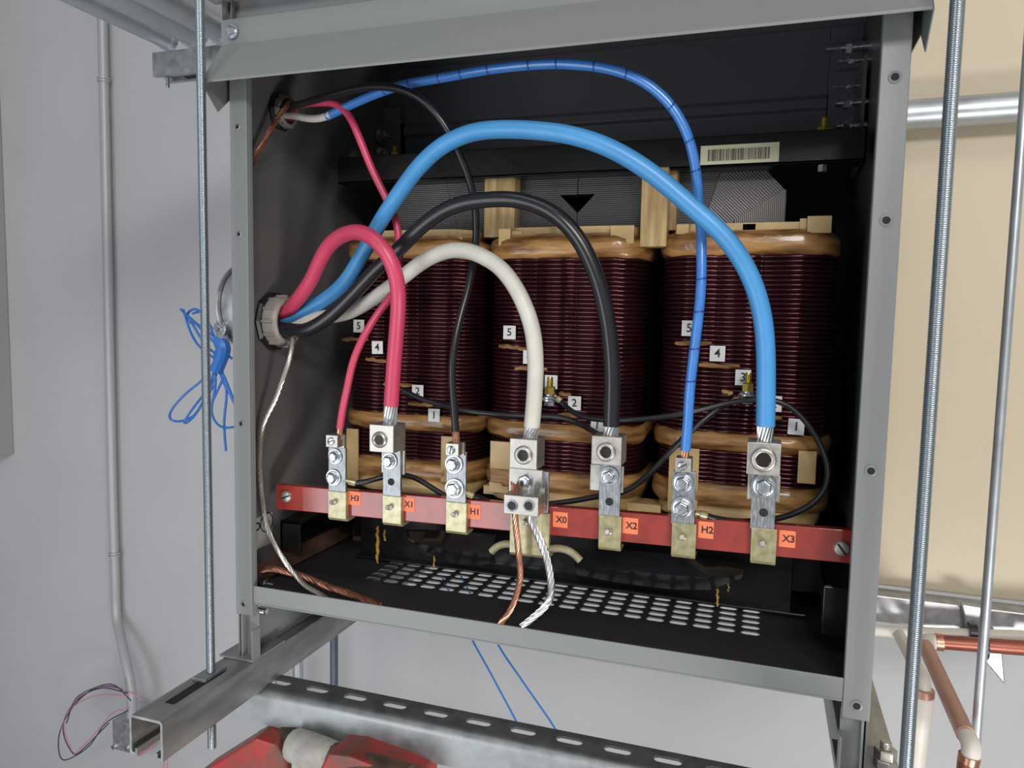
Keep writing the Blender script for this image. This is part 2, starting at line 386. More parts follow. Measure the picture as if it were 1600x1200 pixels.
# copper ground bar on the left wall
gb = empty('copper_ground_bar', (.01,.14,.01)); tag(gb, 'dull copper bar running back along the left cabinet wall above the floor', 'copper bar')
q0 = PX(392,889,T+.004); 
b = MB(); b.prism([(.022,.022),(.022,.034),(.250,.036),(.250,.0125),(.060,.0125)], 'x', T+.001, T+.0045); b.build('bar','copper_bar',gb,bevel=.0004)
b = MB(); pc0 = P(553,822,.235); pc1 = P(575,855,.235); b.box(pc0.x,pc1.x,.232,.236,pc1.z,pc0.z); tb = b.build('end_tab','copper_bar',gb)
hexbolt(tb, P(564,832,.232), (0,-1,0), .0072, 'tab_bolt', 'tin')

# ================================================================== CORE
YC = .20
core = empty('transformer_core', (W/2, .25, .02)); tag(core, 'black laminated steel transformer core with top clamp and barcode label', 'transformer core')
ztop, zbot = .515, .432
def fr(u, v): p = P(u, v, YC); return (p.x, p.z)
nL, nR, nB = fr(875,305), fr(930,303), fr(902,333)
xl, xr = .097, .574
cut = .036
bx_ = nB[0]
# left yoke, right yoke (split at the centre joint, with the V notch between them)
MB().prism([(xl+.09,zbot),(bx_-.0004,zbot),(bx_-.0004,nB[1]),nL,((nL[0]+nR[0])/2-.0004,nL[1]),(bx_-.0004,ztop),(xl+cut+.03,ztop)], 'y', YC, .30).build('yoke','core_h',core)
MB().prism([(bx_+.0004,zbot),(xr-.09,zbot),(xr-cut-.03,ztop),(bx_+.0004,ztop),(bx_+.0004,nR[1]),nR,(bx_+.0004,nB[1])], 'y', YC, .30).build('yoke','core_h',core)
MB().box(.28,.39,.296,.304,zbot,ztop).build('notch_dark','clamp',core)  # black box added behind the V notch to paint its depth dark
MB().prism([(xr-.0895,zbot),(xr-.054,zbot+.004),(xr-.054,zbot+.012),(xr-.002,.476),(xr-cut,ztop),(xr-cut-.0295,ztop)], 'y', YC, .30).build('mitre_block','core_d',core)
MB().prism([(xr-.0535,.38),(xr,.38),(xr,.476),(xr-.0015,.4765),(xr-.0535,zbot+.0125)], 'y', YC, .30).build('outer_leg','core_v',core)
MB().prism([(xl+.0895,zbot),(xl+.054,zbot+.004),(xl+.054,zbot+.012),(xl+.002,.476),(xl+cut,ztop),(xl+cut+.0295,ztop)], 'y', YC, .30).build('mitre_block','core_h',core)
MB().prism([(xl+.0535,.38),(xl,.38),(xl,.476),(xl+.0015,.4765),(xl+.0535,zbot+.0125)], 'y', YC, .30).build('outer_leg','core_h',core)
# top clamp: angle iron
b = MB(); b.box(.030,.647,.168,.172,.497,.531); b.box(.030,.647,.168,.200,.497,.501); b.box(.030,.647,.172,.300,.527,.531)
cl = b.build('top_clamp','clamp',core,bevel=.0012)
p0 = P(1095,231,.167); p1 = P(1218,225,.167); zl = P(1156,255,.167).z; zh = P(1156,225,.167).z
lab = MB().box(p0.x,p1.x,.1672,.1679,zl,zh).build('barcode_label','cream_paper',core)
b = MB(); x = p0.x+.008; xe = p1.x-.010
while x < xe:
    w_ = random.choice((.0004,.0006,.0009)); b.box(x,x+w_,.1668,.1672,zl+.0035,zh-.0045); x += w_+random.choice((.0005,.0008,.0011))
b.build('barcode','ink',lab)
# bracket on the right carrying the clamp
MB().box(W-.010,W-.0065,.255,.335,.51,.63).build('clamp_bracket','paint_shade',core)
c = P(1287,212,.19); b = MB(); b.lathe([(.0075,0),(.0075,.008),(.006,.009)], c, (0,0,1), 6); b.lathe([(.004,.008),(.004,.018)], c, (0,0,1), 12); b.build('clamp_nut','brass',core)
c = P(616,250,.26); b = MB(); b.lathe([(.0085,0),(.0085,.009),(.007,.010)], c, (0,0,1), 6); b.lathe([(.004,.008),(.004,.018)], c, (0,0,1), 12); b.build('clamp_nut','brass',core)
c = P(1285,258,.170); MB().lathe([(.0048,0),(.0048,-.007)], c, (0,0,1), 6).build('clamp_nut','zinc',core)
# inner support channels (left and right), bottom clamp
b = MB(); b.prism([(.075,.040),(.075,.076),(.36,.076),(.36,.040)], 'x', .006, .010); b.box(.006,.034,.075,.079,.040,.078); b.box(.006,.034,.075,.36,.074,.078)
b.box(.012,.0145,.20,.36,.03,.04)
b.build('support_angle','clamp',core,bevel=.001)
b = MB(); b.box(W-.036,W-.006,.075,.079,.030,.078); b.prism([(.079,.078),(.079,.03),(.15,.078)],'x',W-.036,W-.0325); b.box(W-.036,W-.006,.079,.36,.074,.078)
b.build('support_angle','clamp',core,bevel=.001)
b = MB(); b.box(.060,.600,.175,.180,.012,.085); b.box(.060,.615,.160,.180,.012,.0155); b.box(.04,.63,.19,.34,.030,.100)
b.build('bottom_clamp','clamp',core,bevel=.001)
# wooden spacers
def spacer(u0,u1,v0,v1,Y,th,mt='wood'):
    a, c = P(u0,v0,Y), P(u1,v1,Y); b = MB(); b.box(a.x,c.x,Y,Y+th,min(a.z,c.z),max(a.z,c.z)); return b
spacer(757,803,273,370,.178,.022).build('wood_spacer','wood',core,bevel=.0012)
spacer(1003,1041,262,385,.160,.02).build('wood_spacer','wood',core,bevel=.0015)
spacer(1043,1056,262,360,.180,.02).build('wood_spacer','wood',core,bevel=.0012)
spacer(980,1032,785,810,.165,.03).build('lower_spacer','kraft_lt',core,bevel=.001)
spacer(755,790,758,775,.165,.03).build('lower_spacer','kraft_lt',core,bevel=.001)
# insulation flaps hanging below the coils
def flap(pts_top, pts_bot, Y):
    n = len(pts_top); vs = []
    for i in range(n):
        t = P(*pts_top[i],Y+.012); bt = P(*pts_bot[i],Y); m_ = (t+bt)/2; m_.y = Y-.006
        vs += [t, m_, bt, bt+Vector((0,.0015,0)), m_+Vector((0,.003,0)), t+Vector((0,.0015,0))]
    fs = []
    for i in range(n-1):
        for k in range(6): fs.append((i*6+k, i*6+(k+1)%6, (i+1)*6+(k+1)%6, (i+1)*6+k))
    fs += [(0,1,2,3,4,5), tuple((n-1)*6+k for k in range(5,-1,-1))]
    return MB().add(vs, fs)
flap([(635,828),(670,828),(705,830),(740,832),(775,836)], [(652,848),(672,866),(705,880),(740,884),(774,880)], .135).build('insulation_flap','flap',core,smooth=True)
flap([(900,858),(950,860),(1000,862),(1050,866),(1100,872),(1165,880)], [(902,898),(950,908),(1000,915),(1050,921),(1110,922),(1158,904)], .135).build('insulation_flap','flap',core,smooth=True)
# cream sleeves looping beside the neutral strap
for pts in ([(768,862),(776,853),(790,849),(806,852)], [(858,858),(878,856),(893,862),(907,876)]):
    b = MB(); b.tube(smooth_path(spline([P(u,v,.085) for u,v in pts]),3), .0042, 12); b.build('lead_sleeve','sleeve',core,smooth=True)
# varnish drips
for (u,v0,v1,r_) in ((590,822,880,.0022),(601,828,845,.0018),(678,868,888,.0012),(1121,920,948,.0014),(1138,905,925,.0008)):
    n = 14; pts = [P(u+random.uniform(-1.2,1.2), v0+(v1-v0)*i/n, .14) for i in range(n+1)]
    MB().tube(pts, [r_*random.uniform(.5,1.25) for _ in range(n)]+[r_*.4], 8).build('varnish_drip','amber',core,smooth=True)

# ================================================================== COILS
def loop(cx, cy, hw, hd_, r, n=8):
    pts = []
    for (sx_, sy_, a0) in ((1,-1,-pi/2),(1,1,0),(-1,1,pi/2),(-1,-1,pi)):
        for k in range(n+1):
            a = a0+pi/2*k/n; pts.append((cx+sx_*(hw-r)+r*math.cos(a), cy+sy_*(hd_-r)+r*math.sin(a)))
    return pts
def front_loop(cx, cy, hw, hd_, r, off):
    """rounded rectangle loop with a front face broken by two shallow duct grooves"""
    base = loop(cx, cy, hw+off, hd_+off, r+off)
    # insert groove points on the front edge (between last corner end and first)
    yF = cy-hd_-off; out = []
    x_l, x_r = cx-hw+r, cx+hw-r; L = x_r-x_l
    for t, dy in ((.0,0),(.16,-.0008),(.20,.0012),(.24,.0012),(.28,-.0016),(.50,-.0022),(.60,-.0020),(.64,.0010),(.68,.0010),(.72,-.0010),(1.,0)):
        out.append((x_l+L*t, yF+dy))
    return base + out[1:-1]
def winding(cx, hw, z0, z1, pitch):
    n = max(1, round((z1-z0)/pitch)); p = (z1-z0)/n; b = MB(); rows = []
    for i in range(n):
        for (t, off) in ((.02,-.0030),(.10,-.0014),(.24,-.0002),(.42,.0005),(.58,.0005),(.76,-.0002),(.90,-.0014),(.98,-.0030)):
            rows.append((z0+p*(i+t), off))
    loops = [[(x,y,z) for x,y in front_loop(cx,.25,hw,.10,.040,off)] for z, off in rows]
    m_ = len(loops[0]); vs = [v for l in loops for v in l]
    fs = [(i*m_+k, i*m_+(k+1)%m_, (i+1)*m_+(k+1)%m_, (i+1)*m_+k) for i in range(len(loops)-1) for k in range(m_)]
    b.add(vs, fs); return b
def collar(cx, hw, z0, z1, bulge=.005, inset=.0, seed=0, seg=7):
    rnd = random.Random(seed); b = MB(); loops = []
    for i in range(seg+1):
        t = i/seg; z = z0+(z1-z0)*t; off = -inset + bulge*math.sin(pi*min(1,max(0,t)))**.5 if 0 < t < 1 else -inset-.004
        l = loop(cx,.25,hw+off,.10+off,.040+off,8); ll = []
        for k,(x,y) in enumerate(l):
            jz = .0012*math.sin(k*1.3+seed)+.0008*math.sin(k*.7+i); jo = rnd.uniform(-.0004,.0004)
            ll.append((x+jo,y+jo,z+jz))
        loops.append(ll)
    m_ = len(loops[0]); vs = [v for l in loops for v in l]
    fs = [(i*m_+k, i*m_+(k+1)%m_, (i+1)*m_+(k+1)%m_, (i+1)*m_+k) for i in range(seg) for k in range(m_)]
    return b.add(vs, fs)
coil_lab = ['left transformer coil of maroon wire behind the red cables',
            'middle transformer coil of maroon wire behind the white cable',
            'right transformer coil of maroon wire behind the blue cables']
coils = []
specs = [(.136,.092),(.334,.094),(.537,.091)]
YF = .1505
for ci, (cx, hw) in enumerate(specs):
    t = empty('transformer_coil', (cx,.25,.11)); tag(t, coil_lab[ci], 'coil', 'wound transformer coils')
    coils.append(t)
    dz = (0,0,.002)[ci]
    winding(cx, hw, .207+dz, .400+dz, .0050).build('winding','enamel',t,smooth=True,angle=80)
    winding(cx, hw, .151+dz, .189+dz, .0050).build('winding','enamel',t,smooth=True,angle=80)
    MB().prism(loop(cx,.25,hw-.006,.094,.034), 'z', .112, .428).build('coil_former','kraft',t)
    c = collar(cx, hw, .398+dz, .424+dz, .004, .0, ci); c.build('tape_collar','kraft',t,smooth=True,angle=60)
    collar(cx, hw, .187+dz, .210+dz, .005, 0, ci+3).build('tape_collar','kraft',t,smooth=True,angle=60)
    collar(cx, hw, .124+dz, .153+dz, .005, 0, ci+6).build('tape_collar','kraft',t,smooth=True,angle=60)
    collar(cx, hw-.004, .109+dz, .126+dz, .001, 0, ci+9, 4).build('board_skirt','kraft_lt',t,smooth=True,angle=60)
    # rim of pale board above the collar, open like a tube
    lo = loop(cx,.25,hw-.010,.090,.032); li = loop(cx,.25,hw-.0115,.0885,.0305); n = len(lo); b = MB()
    z0_, z1_ = .418, .436
    vs = [(x,y,z) for z in (z0_,z1_) for x,y in lo]+[(x,y,z) for z in (z0_,z1_) for x,y in li]
    fs = []
    for k in range(n):
        k2 = (k+1)%n; fs += [(k,k2,n+k2,n+k),(2*n+k,3*n+k,3*n+k2,2*n+k2),(n+k,n+k2,3*n+k2,3*n+k)]
    b.add(vs, fs).build('board_rim','kraft_lt',t)
def tab(ci, u0,v0,u1,v1,Y,th=.0025,m='kraft_lt',nm='board_tab'):
    a, c = P(u0,v0,Y), P(u1,v1,Y); z0_, z1_ = P((u0+u1)/2,v1,Y).z, P((u0+u1)/2,v0,Y).z
    return MB().box(a.x,c.x,Y,Y+th,z0_,z1_).build(nm,m,coils[ci],bevel=.0006)
tab(0,686,370,722,386,.158); tab(0,600,364,680,376,.166)
tab(1,779,357,797,384,.152); tab(1,799,361,815,380,.157); tab(1,954,352,990,381,.152); tab(1,858,357,880,383,.158,.006,'wood'); tab(1,882,362,888,382,.160,.004,'kraft_lt')
tab(2,1057,350,1076,366,.158); tab(2,1250,341,1262,364,.158); tab(2,1262,337,1299,364,.152,.004); tab(2,1160,349,1181,365,.160,.006,'wood'); tab(2,1141,354,1152,364,.162,.005,'wood')
# duct boards crossing the lower windings
tab(1,766,690,797,736,.1465,.003); tab(1,766,733,796,754,.1455,.003,'kraft'); tab(1,764,754,794,770,.148,.003)
tab(0,541,670,559,754,.1455,.003); tab(0,689,682,708,754,.1455,.003)
tab(2,1046,700,1089,800,.1455,.003); tab(2,1248,705,1274,756,.1465,.003); tab(2,1130,784,1150,809,.160,.010,'wood')
# numbered tap labels
def num(ci, s, u, v, rot=0., sz=.0152, vis=1):
    c = P(u,v,YF-(.0072 if s == '1' else .0052)); ca, sa = math.cos(rot), math.sin(rot); X = Vector((ca,0,sa)); Z = Vector((-sa,0,ca)); h = sz/2
    vs = []
    for y in (0,.0006):
        for (i,j) in ((-1,-1),(1,-1),(1,1),(-1,1)): vs.append(c+X*i*h+Z*j*h*1.05+Vector((0,y,0)))
    o = MB().add(vs, [(0,1,2,3),(7,6,5,4),(0,4,5,1),(1,5,6,2),(2,6,7,3),(3,7,4,0)]).build('tap_label','white_paper',coils[ci])
    text(s, sz*.82, c+Vector((0,-.0004,0)), X, Z, 'numeral', 'ink', o, bold=.00012)
for a_ in ((0,'5',560.5,509.5,.0),(0,'4',589.5,543,.03),(0,'2',652.5,611.5,-.0),(0,'1',678,649,.0),
           (1,'5',796,519.5,.0),(1,'4',827,558,.0),(1,'3',861,597,.0),(1,'2',897.5,630,0),(1,'1',933,665,-.1),
           (2,'5',1077,513,.0,.0160),(2,'4',1121,552.5,.0,.0160),(2,'3',1161,590,.0,.0160),(2,'2',1209,631,.0,.0160),(2,'1',1244,667,-.03,.0160)): num(*a_)
# tap leads: short brown taped stubs under the labels
for (ci, pts) in ((0,[(535,530),(575,530)]),(0,[(572,561),(606,565)]),(0,[(600,601),(645,602)]),(0,[(638,630),(676,634)]),
                  (1,[(780,540),(822,545)]),(1,[(805,575),(855,577)]),(1,[(874,615),(892,616)]),(1,[(872,647),(905,650)]),
                  (2,[(1055,536),(1112,537)]),(2,[(1092,570),(1156,573)]),(2,[(1128,612),(1145,615)]),(2,[(1200,653),(1222,653)])):
    q = [P(pts[0][0]+(pts[1][0]-pts[0][0])*i/6, pts[0][1]+(pts[1][1]-pts[0][1])*i/6+random.uniform(-1,1), YF-.0035) for i in range(7)]
    MB().tube(q, [.0018,.0026,.0028,.0022,.0027,.0025,.0016], 8).build('tap_lead','kraft',coils[ci],smooth=True)
# terminals on the coil fronts
for ci,(u,v) in ((1,(859,622)),(2,(1168,618))):
    t = coils[ci]; c = P(u,v,YF-.022); b = MB()
    b.box(c.x-.009,c.x+.009,c.y-.002,YF-.001,c.z-.0012,c.z+.0006)
    pl = b.build('tap_bracket','zinc',t,bevel=.0004)
    b = MB(); b.lathe([(.0095,0),(.0095,.0016),(.006,.003),(.006,.0045)], c, (0,0,1), 24); b.lathe([(.0095,-.0030),(.0095,-.0012)], c, (0,0,1), 24)
    b.lathe([(.0062,-.0085),(.0062,-.003)], c, (0,0,1), 6); b.build('washer','zinc',pl,smooth=True)
    b = MB(); b.lathe([(.0062,.0045),(.0062,.0125),(.005,.0135)], c, (0,0,1), 6); thread(b, c+Vector((0,0,.012)), c+Vector((0,0,.024)), .0034, .0012, .0004)
    b.build('brass_stud','brass',pl,smooth=True,angle=30)

# ================================================================== TERMINAL BAR
YB = .046
bar = empty('terminal_bar', (W/2,.05,.10)); tag(bar, 'long red fibreglass board carrying the terminal straps across the cabinet', 'terminal board')
tl, tr = P(431,757,YB), P(1332,829,YB); bl, br_ = P(431,795,YB), P(1332,881,YB)
MB().prism([(tl.x,bl.z),(br_.x,br_.z),(br_.x,tr.z),(tl.x,tl.z)], 'y', YB, YB+.010).build('board','red_bar',bar,bevel=.0008)
slotted(bar, P(448,776,YB), (0,-1,0), .0068, 'mounting_screw', 'brass' if 0 else 'tin', .4)
slotted(bar, P(1315,857,YB), (0,-1,0), .0072, 'mounting_screw', 'tin', 2.2)
def lab(s, u0,v0,u1,v1):
    a, c = P(u0,(v0+v1)/2,YB), P(u1,(v0+v1)/2,YB); z0_, z1_ = P((u0+u1)/2,v1,YB).z, P((u0+u1)/2,v0,YB).z
    o = MB().box(a.x,c.x,YB-.0005,YB,z0_,z1_).build('terminal_label','orange',bar)
    text(s, (z1_-z0_)*.58, ((a.x+c.x)/2+.0014,YB-.0007,(z0_+z1_)/2), (1,0,0), (0,0,1), 'lettering', 'ink', o, bold=.00018)
for a_ in (('H3',543,768,564,789),('X1',628,777,648,799),('H1',730,788,751,811),('X0',864,800,887,824),('X2',973,809,997,834),('H2',1091,815,1115,841),('X3',1217,829,1243,855)): lab(*a_)

# ================================================================== TERMINALS
def ppt(u, v, Y): return P(u, v, Y)
def pbox(u0,v0,u1,v1,Yf,Yb_):
    um, vm = (u0+u1)/2, (v0+v1)/2
    return (P(u0,vm,Yf).x, P(u1,vm,Yf).x, Yf, Yb_, P(um,v1,Yf).z, P(um,v0,Yf).z)
def terminal(name, label, strap, vtop, vsplit, vbot, hole, stud):
    t = empty('terminal', P((strap[0]+strap[1])/2, vbot, .04)); t['label'] = label; t['category'] = 'terminal'; t['group'] = 'terminals along the red board'
    MB().box(*pbox(strap[0],vtop,strap[1],vsplit+2,.0405,.0440)).build('strap','strap',t,bevel=.0006)
    x0,x1,yf,yb,z0,z1 = pbox(strap[0],vsplit,strap[1],vbot,.0396,.0458)
    MB().prism([(yf,z1),(yf,z0+.004),(yf+.002,z0+.001),(yf+.005,z0),(YB+.014,z0+.001),(YB+.014,z0+.0035),(YB-.0002,z0+.0035),(YB-.0002,z1)], 'x', x0-.0006, x1+.0006).build('varnished_foot','varnish',t,bevel=.0006)
    if hole:
        c = P(*hole,.0404); MB().lathe([(.0040,0),(.0040,.0003)], c, (0,-1,0), 20).build('hole','blackhole',t)
    c = P(*stud,.0396); b = MB(); thread(b, c, c+Vector((-.001,-.0065,.0015)), .0028, .0012, .0005, 12); b.build('stud','tin',t,smooth=True)
    return t
def lug(t, u0,v0,u1,v1, sock, r, Yf=.012, Yb_=.0400, tongue=None):
    x0,x1,yf,yb,z0,z1 = pbox(u0,v0,u1,v1,Yf,Yb_)
    o = MB().box(x0,x1,yf,yb,z0,z1).build('lug','tin',t,bevel=.0007)
    c = P(*sock, Yf); q = r*.74/FPX
    s_ = MB(); s_.lathe([(q,0),(q,.0012),(q*.9,.0028),(q*.72,.0034),(q*.60,.0028),(q*.55,.0004)], c, (0,-1,0), 28, False); so = s_.build('set_screw','tin',o,smooth=True,angle=50)
    MB().lathe([(q*.58,.0002),(q*.58,.0012),(q*.2,.0010)], c, (0,-1,0), 6).build('socket','socket',so)
    if tongue:
        MB().box(*pbox(*tongue,.0442,.0475)).build('tongue','tin',t,bevel=.0005)
    return o
def smalllug(t, u0,v0,u1,v1, scr, back=None):
    x0,x1,yf,yb,z0,z1 = pbox(u0,v0,u1,v1,.024,.040)
    o = MB().box(x0,x1,yf,yb,z0,z1).build('lug','tin',t,bevel=.0005)
    slotted(o, P(*scr,.024), (0,-1,0), .0044, 'clamp_screw', 'zinc', random.uniform(0,1.5))
    if back: MB().box(*pbox(*back,.036,.0405)).build('tongue','tin',t,bevel=.0004)
def bolts(t, lst):
    for (u,v,r) in lst: hexbolt(t, P(u,v,.0400), (0,-1,0), r*.735/FPX, 'bolt')
t = terminal('H3','terminal strap marked H3 with two hex bolts holding the thin red wire',(513,540),699,768,815,None,(523,785))
smalllug(t,509,680,527.5,699,(517.5,689.5),(528,680,538,700)); bolts(t,[(524,713,14),(521.5,746,15)])
t = terminal('X1','terminal strap marked X1 with large shiny lug holding the thick red cable',(598,626),700,775,823,(611,753),(610,793))
lug(t,577,664,615,707,(593.5,687),14,tongue=(596,702,632,740)); bolts(t,[(609,720,14.5)])
t = terminal('H1','terminal strap marked H1 with two hex bolts holding the thin black wire',(697,728),705,785,836,None,(712,804))
smalllug(t,696,693,716.5,712,(705,703),(716,692,725,712)); bolts(t,[(709.5,725,16),(710.5,763,17)])
t = terminal('X0','widest terminal strap marked X0 holding the thick white cable and two bare ground wires',(797,857),735,800,872,None,(821,816))
lug(t,796,686,839,733,(818,711),15)
MB().box(*pbox(795,733,847,782,.036,.0405)).build('tongue','tin',t,bevel=.0005)
bolts(t,[(823,750,17)])
x0,x1,yf,yb,z0,z1 = pbox(787,775,841,805,.006,.028)
o = MB().box(x0,x1,yf,yb,z0,z1).build('double_lug','tin',t,bevel=.0006)
MB().box(x0+.002,x1,.028,.036,z0,z1+.004).build('double_lug_back','tin',t)
for (u,v) in ((800,790),(826,790)):
    c = P(u,v,.006); q = .0062; so = MB().lathe([(q,0),(q,.0006),(q*.72,.0009),(q*.68,.0003)], c, (0,-1,0), 24, False).build('set_screw','strap',o,smooth=True)
    MB().lathe([(q*.72,.0001),(q*.72,.0006),(q*.1,.0006)], c, (0,-1,0), 20).build('socket','socket',so)
t = terminal('X2','terminal strap marked X2 with large lug holding the thick black cable',(936,969),725,806,862,(952,784),(952,831))
lug(t,924,682,971,727,(947,706),15,tongue=(922,727,974,768)); bolts(t,[(952,744,15.5)])
t = terminal('H2','terminal strap marked H2 with two hex bolts holding the tape wrapped blue wire',(1050,1086),736,818,874,None,(1068,839))
smalllug(t,1055,716,1080,738,(1066,728)); bolts(t,[(1067,754,17),(1066,793,18)])
t = terminal('X3','terminal strap marked X3 with large lug holding the thick blue cable',(1174,1212),742,826,884,(1193,801),(1193,849))
lug(t,1167,692,1220,743,(1193,718),18,tongue=(1168,742,1219,782)); bolts(t,[(1193,759,18.5)])

# ================================================================== CABLES
GL = (.07,.322)      # lower gland centre (Y, z)
def cable(name, label, m, pts, r, strands=None, group=None, cat='cable', n=18, tapes=False, sm='alu', start=None):
    P3 = ([Vector(start)] if start else []) + [P(*p) for p in pts]
    path = smooth_path(spline(P3), 8)
    if strands is None:
        o = MB().tube(path, r, n).build(name, m, None, smooth=True); tag(o, label, cat, group); return o, path
    o = empty(name, P3[0]); tag(o, label, cat, group)
    MB().tube(path, r, n).build('jacket', m, o, smooth=True)
    end = path[-1]; tip = P(*strands[0]); rr_ = strands[1]; k = strands[2]
    b = MB()
    L = (tip-end).length; ax = (tip-end).normalized(); e1 = ax.orthogonal().normalized(); e2 = ax.cross(e1)
    for i in range(k):
        a0 = 2*pi*i/k; seg = []
        for j in range(9):
            s_ = j/8; a = a0+s_*.9; seg.append(end-ax*.004+(ax*(L+.006))*s_+(e1*math.cos(a)+e2*math.sin(a))*rr_*(1+.05*math.sin(i*3)))
        b.tube(seg, rr_*2.5/k if k > 3 else rr_*.7, 6)
    b.lathe([(rr_*.9,-.002),(rr_*.9,L+.002)], end, ax, 12)
    b.build('bare_strands', sm, o, smooth=True)
    return o, path
thick = 'thick cables from the lower bushing'
cable('power_cable','thick red cable looping from the lower bushing to terminal X1','c_red',
  [(446,487,.068),(460,474,.062),(485,440,.050),(500,407,.040),(517,380,.030),(540,365,.020),(562,362,.012),(583,372,.006),(603,393,.006),(616,420,.008),(622,450,.012),(622,487,.018),(619,525,.022),(615,575,.025),(611,634,.026)],
  .0082,((609,668,.026),.0062,12),thick,start=(-.012,.071,.325))
cable('power_cable','thick light blue cable arching over everything to terminal X3','c_blue',
  [(447,498,.074),(475,486,.078),(512,465,.078),(540,440,.070),(562,405,.062),(580,372,.055),(600,337,.045),(625,300,.035),(655,260,.022),(692,227,.012),(737,207,.005),(787,202,.0),(850,205,-.004),(900,213,-.004),(950,230,-.002),(1000,258,.002),(1040,288,.006),(1085,327,.010),(1125,362,.014),(1155,400,.018),(1176,440,.022),(1190,487,.024),(1196,537,.026),(1197,600,.026),(1196,666,.026)],
  .0085,((1195,697,.026),.0064,14),thick,start=(-.012,.082,.320))
cable('power_cable','thick black cable arching from the lower bushing to terminal X2','c_black',
  [(447,514,.056),(475,517,.052),(512,497,.050),(550,462,.048),(587,422,.044),(625,388,.038),(655,357,.032),(690,331,.026),(725,317,.022),(775,311,.018),(812,313,.016),(850,325,.014),(880,345,.014),(905,375,.016),(922,407,.018),(938,450,.021),(949,500,.024),(955,550,.026),(957,600,.026),(955,666,.026)],
  .0079,((954,686,.026),.0062,12),thick,start=(-.012,.058,.312))
cable('power_cable','thick white cable arching from the lower bushing to terminal X0','c_white',
  [(450,503,.078),(487,497,.082),(532,492,.078),(562,480,.072),(600,455,.064),(632,431,.056),(657,411,.050),(685,396,.044),(710,390,.038),(733,392,.034),(757,402,.030),(782,418,.028),(805,448,.026),(823,485,.025),(834,525,.025),(837,575,.025),(835,620,.026),(831,667,.026)],
  .0082,((828,690,.026),.0062,12),thick,start=(-.012,.082,.312))
thin = 'thin wires from the upper bushing'
cable('control_wire','thin red wire dropping behind the cables to terminal H3','c_red',
  [(447,168,.075),(475,162,.070),(507,160,.060),(527,163,.055),(545,179,.055),(560,212,.056),(580,262,.060),(597,297,.064),(613,330,.068),(620,350,.068),(624,380,.068),(624,410,.070),(620,440,.066),(609,466,.058),(587,495,.045),(565,532,.035),(550,570,.032),(544,600,.032),(536,635,.032),(531,669,.032)],
  .0042,((530,684,.032),.0025,6),thin,sm='copper',start=(-.01,.083,.572))
cable('control_wire','thin black wire arching down past the middle to terminal H1','c_black',
  [(450,168,.070),(475,161,.060),(500,154,.050),(550,140,.034),(590,135,.024),(625,139,.020),(655,152,.020),(680,175,.022),(700,203,.026),(717,240,.034),(730,270,.042),(740,305,.050),(744,340,.056),(744,375,.060),(740,407,.060),(732,450,.050),(718,500,.040),(709,545,.034),(706,587,.032),(709,630,.032),(712,674,.032)],
  .0040,((713,697,.032),.0026,6),thin,sm='copper',start=(-.01,.078,.570))
o, path = cable('control_wire','tape wrapped blue wire with a white stub arching over to terminal H2','tape_blue',
  [(511,182,.060),(550,163,.054),(587,147,.046),(625,134,.040),(660,127,.036),(700,120,.030),(775,107,.022),(850,100,.018),(900,101,.016),(950,107,.016),(1000,124,.018),(1040,155,.022),(1065,190,.026),(1080,228,.030),(1088,275,.034),(1092,325,.036),(1096,362,.036),(1096,400,.034),(1096,437,.032),(1092,487,.030),(1086,537,.030),(1080,587,.030),(1077,617,.030),(1075,655,.030),(1071,704,.030)],
  .0048,((1070,722,.030),.0026,6),thin,sm='copper')
i = 20
while i < len(path)-12:
    d = (path[i+1]-path[i-1]).normalized(); MB().lathe([(.0048,-.0010),(.00505,-.0006),(.00505,.0006),(.0048,.0010)], path[i], d+Vector((.15,.1,.2)), 16, False).build('tape_seam','tape_edge',o,smooth=True); i += random.randint(5,14)
b = MB(); q = smooth_path(spline([Vector((-.01,.086,.566)),P(455,180,.074),P(480,185,.068),P(500,185,.062),P(517,179,.058)]),4); b.tube(q,.0042,14); b.build('white_stub','c_white',o,smooth=True)

def stranded(label, pts, r, m, name='ground_wire', k=7, twist=130., group=None, cat='wire'):
    path = smooth_path(spline([Vector(p) if len(p) == 3 and p[0] < 5 else P(*p) for p in pts], .003), 4); b = MB()
    nrm = (path[1]-path[0]).orthogonal().normalized(); frames = []; s_ = 0
    for i, p in enumerate(path):
        t_ = (path[min(i+1,len(path)-1)]-path[max(i-1,0)]).normalized(); nrm = (nrm-t_*nrm.dot(t_)).normalized(); frames.append((p,nrm,t_.cross(nrm),s_))
        if i < len(path)-1: s_ += (path[i+1]-p).length
    for j in range(k):
        b.tube([p+(a*math.cos(2*pi*j/k+twist*s)+c*math.sin(2*pi*j/k+twist*s))*r*.66 for p,a,c,s in frames], r*.33, 6)
    b.tube(path, r*.45, 6)
    o = b.build(name, m, None, smooth=True); tag(o, label, cat, group); return o
gg = 'bare ground wires'
stranded('bare tinned wire hanging from the lower bushing down the left cabinet wall',
  [(459,525,.060),(452,562,.050),(440,597,.044),(430,625,.040),(412,662,.032),(406,705,.028),(407,755,.028),(415,817,.032),(430,853,.034),(447,880,.034),(463,900,.030),(478,916,.024),(503,930,.018),(512,937,.010)], .0030, 'tinned', group=gg)
stranded('bare copper wire lying across the left front corner of the cabinet floor',
  [(395,905,.028),(405,893,.030),(422,888,.034),(447,893,.038),(480,903,.038),(513,917,.036),(547,928,.030),(575,939,.020),(592,947,.011)], .0042, 'copper', group=gg)
stranded('bare copper wire coming out of the upper bushing and bending down to the left post',
  [(456,160,.080),(450,163,.062),(432,187,.050),(415,217,.038),(397,247,.024),(388,266,.014),(384,285,.010)], .0032, 'copper', group=gg)
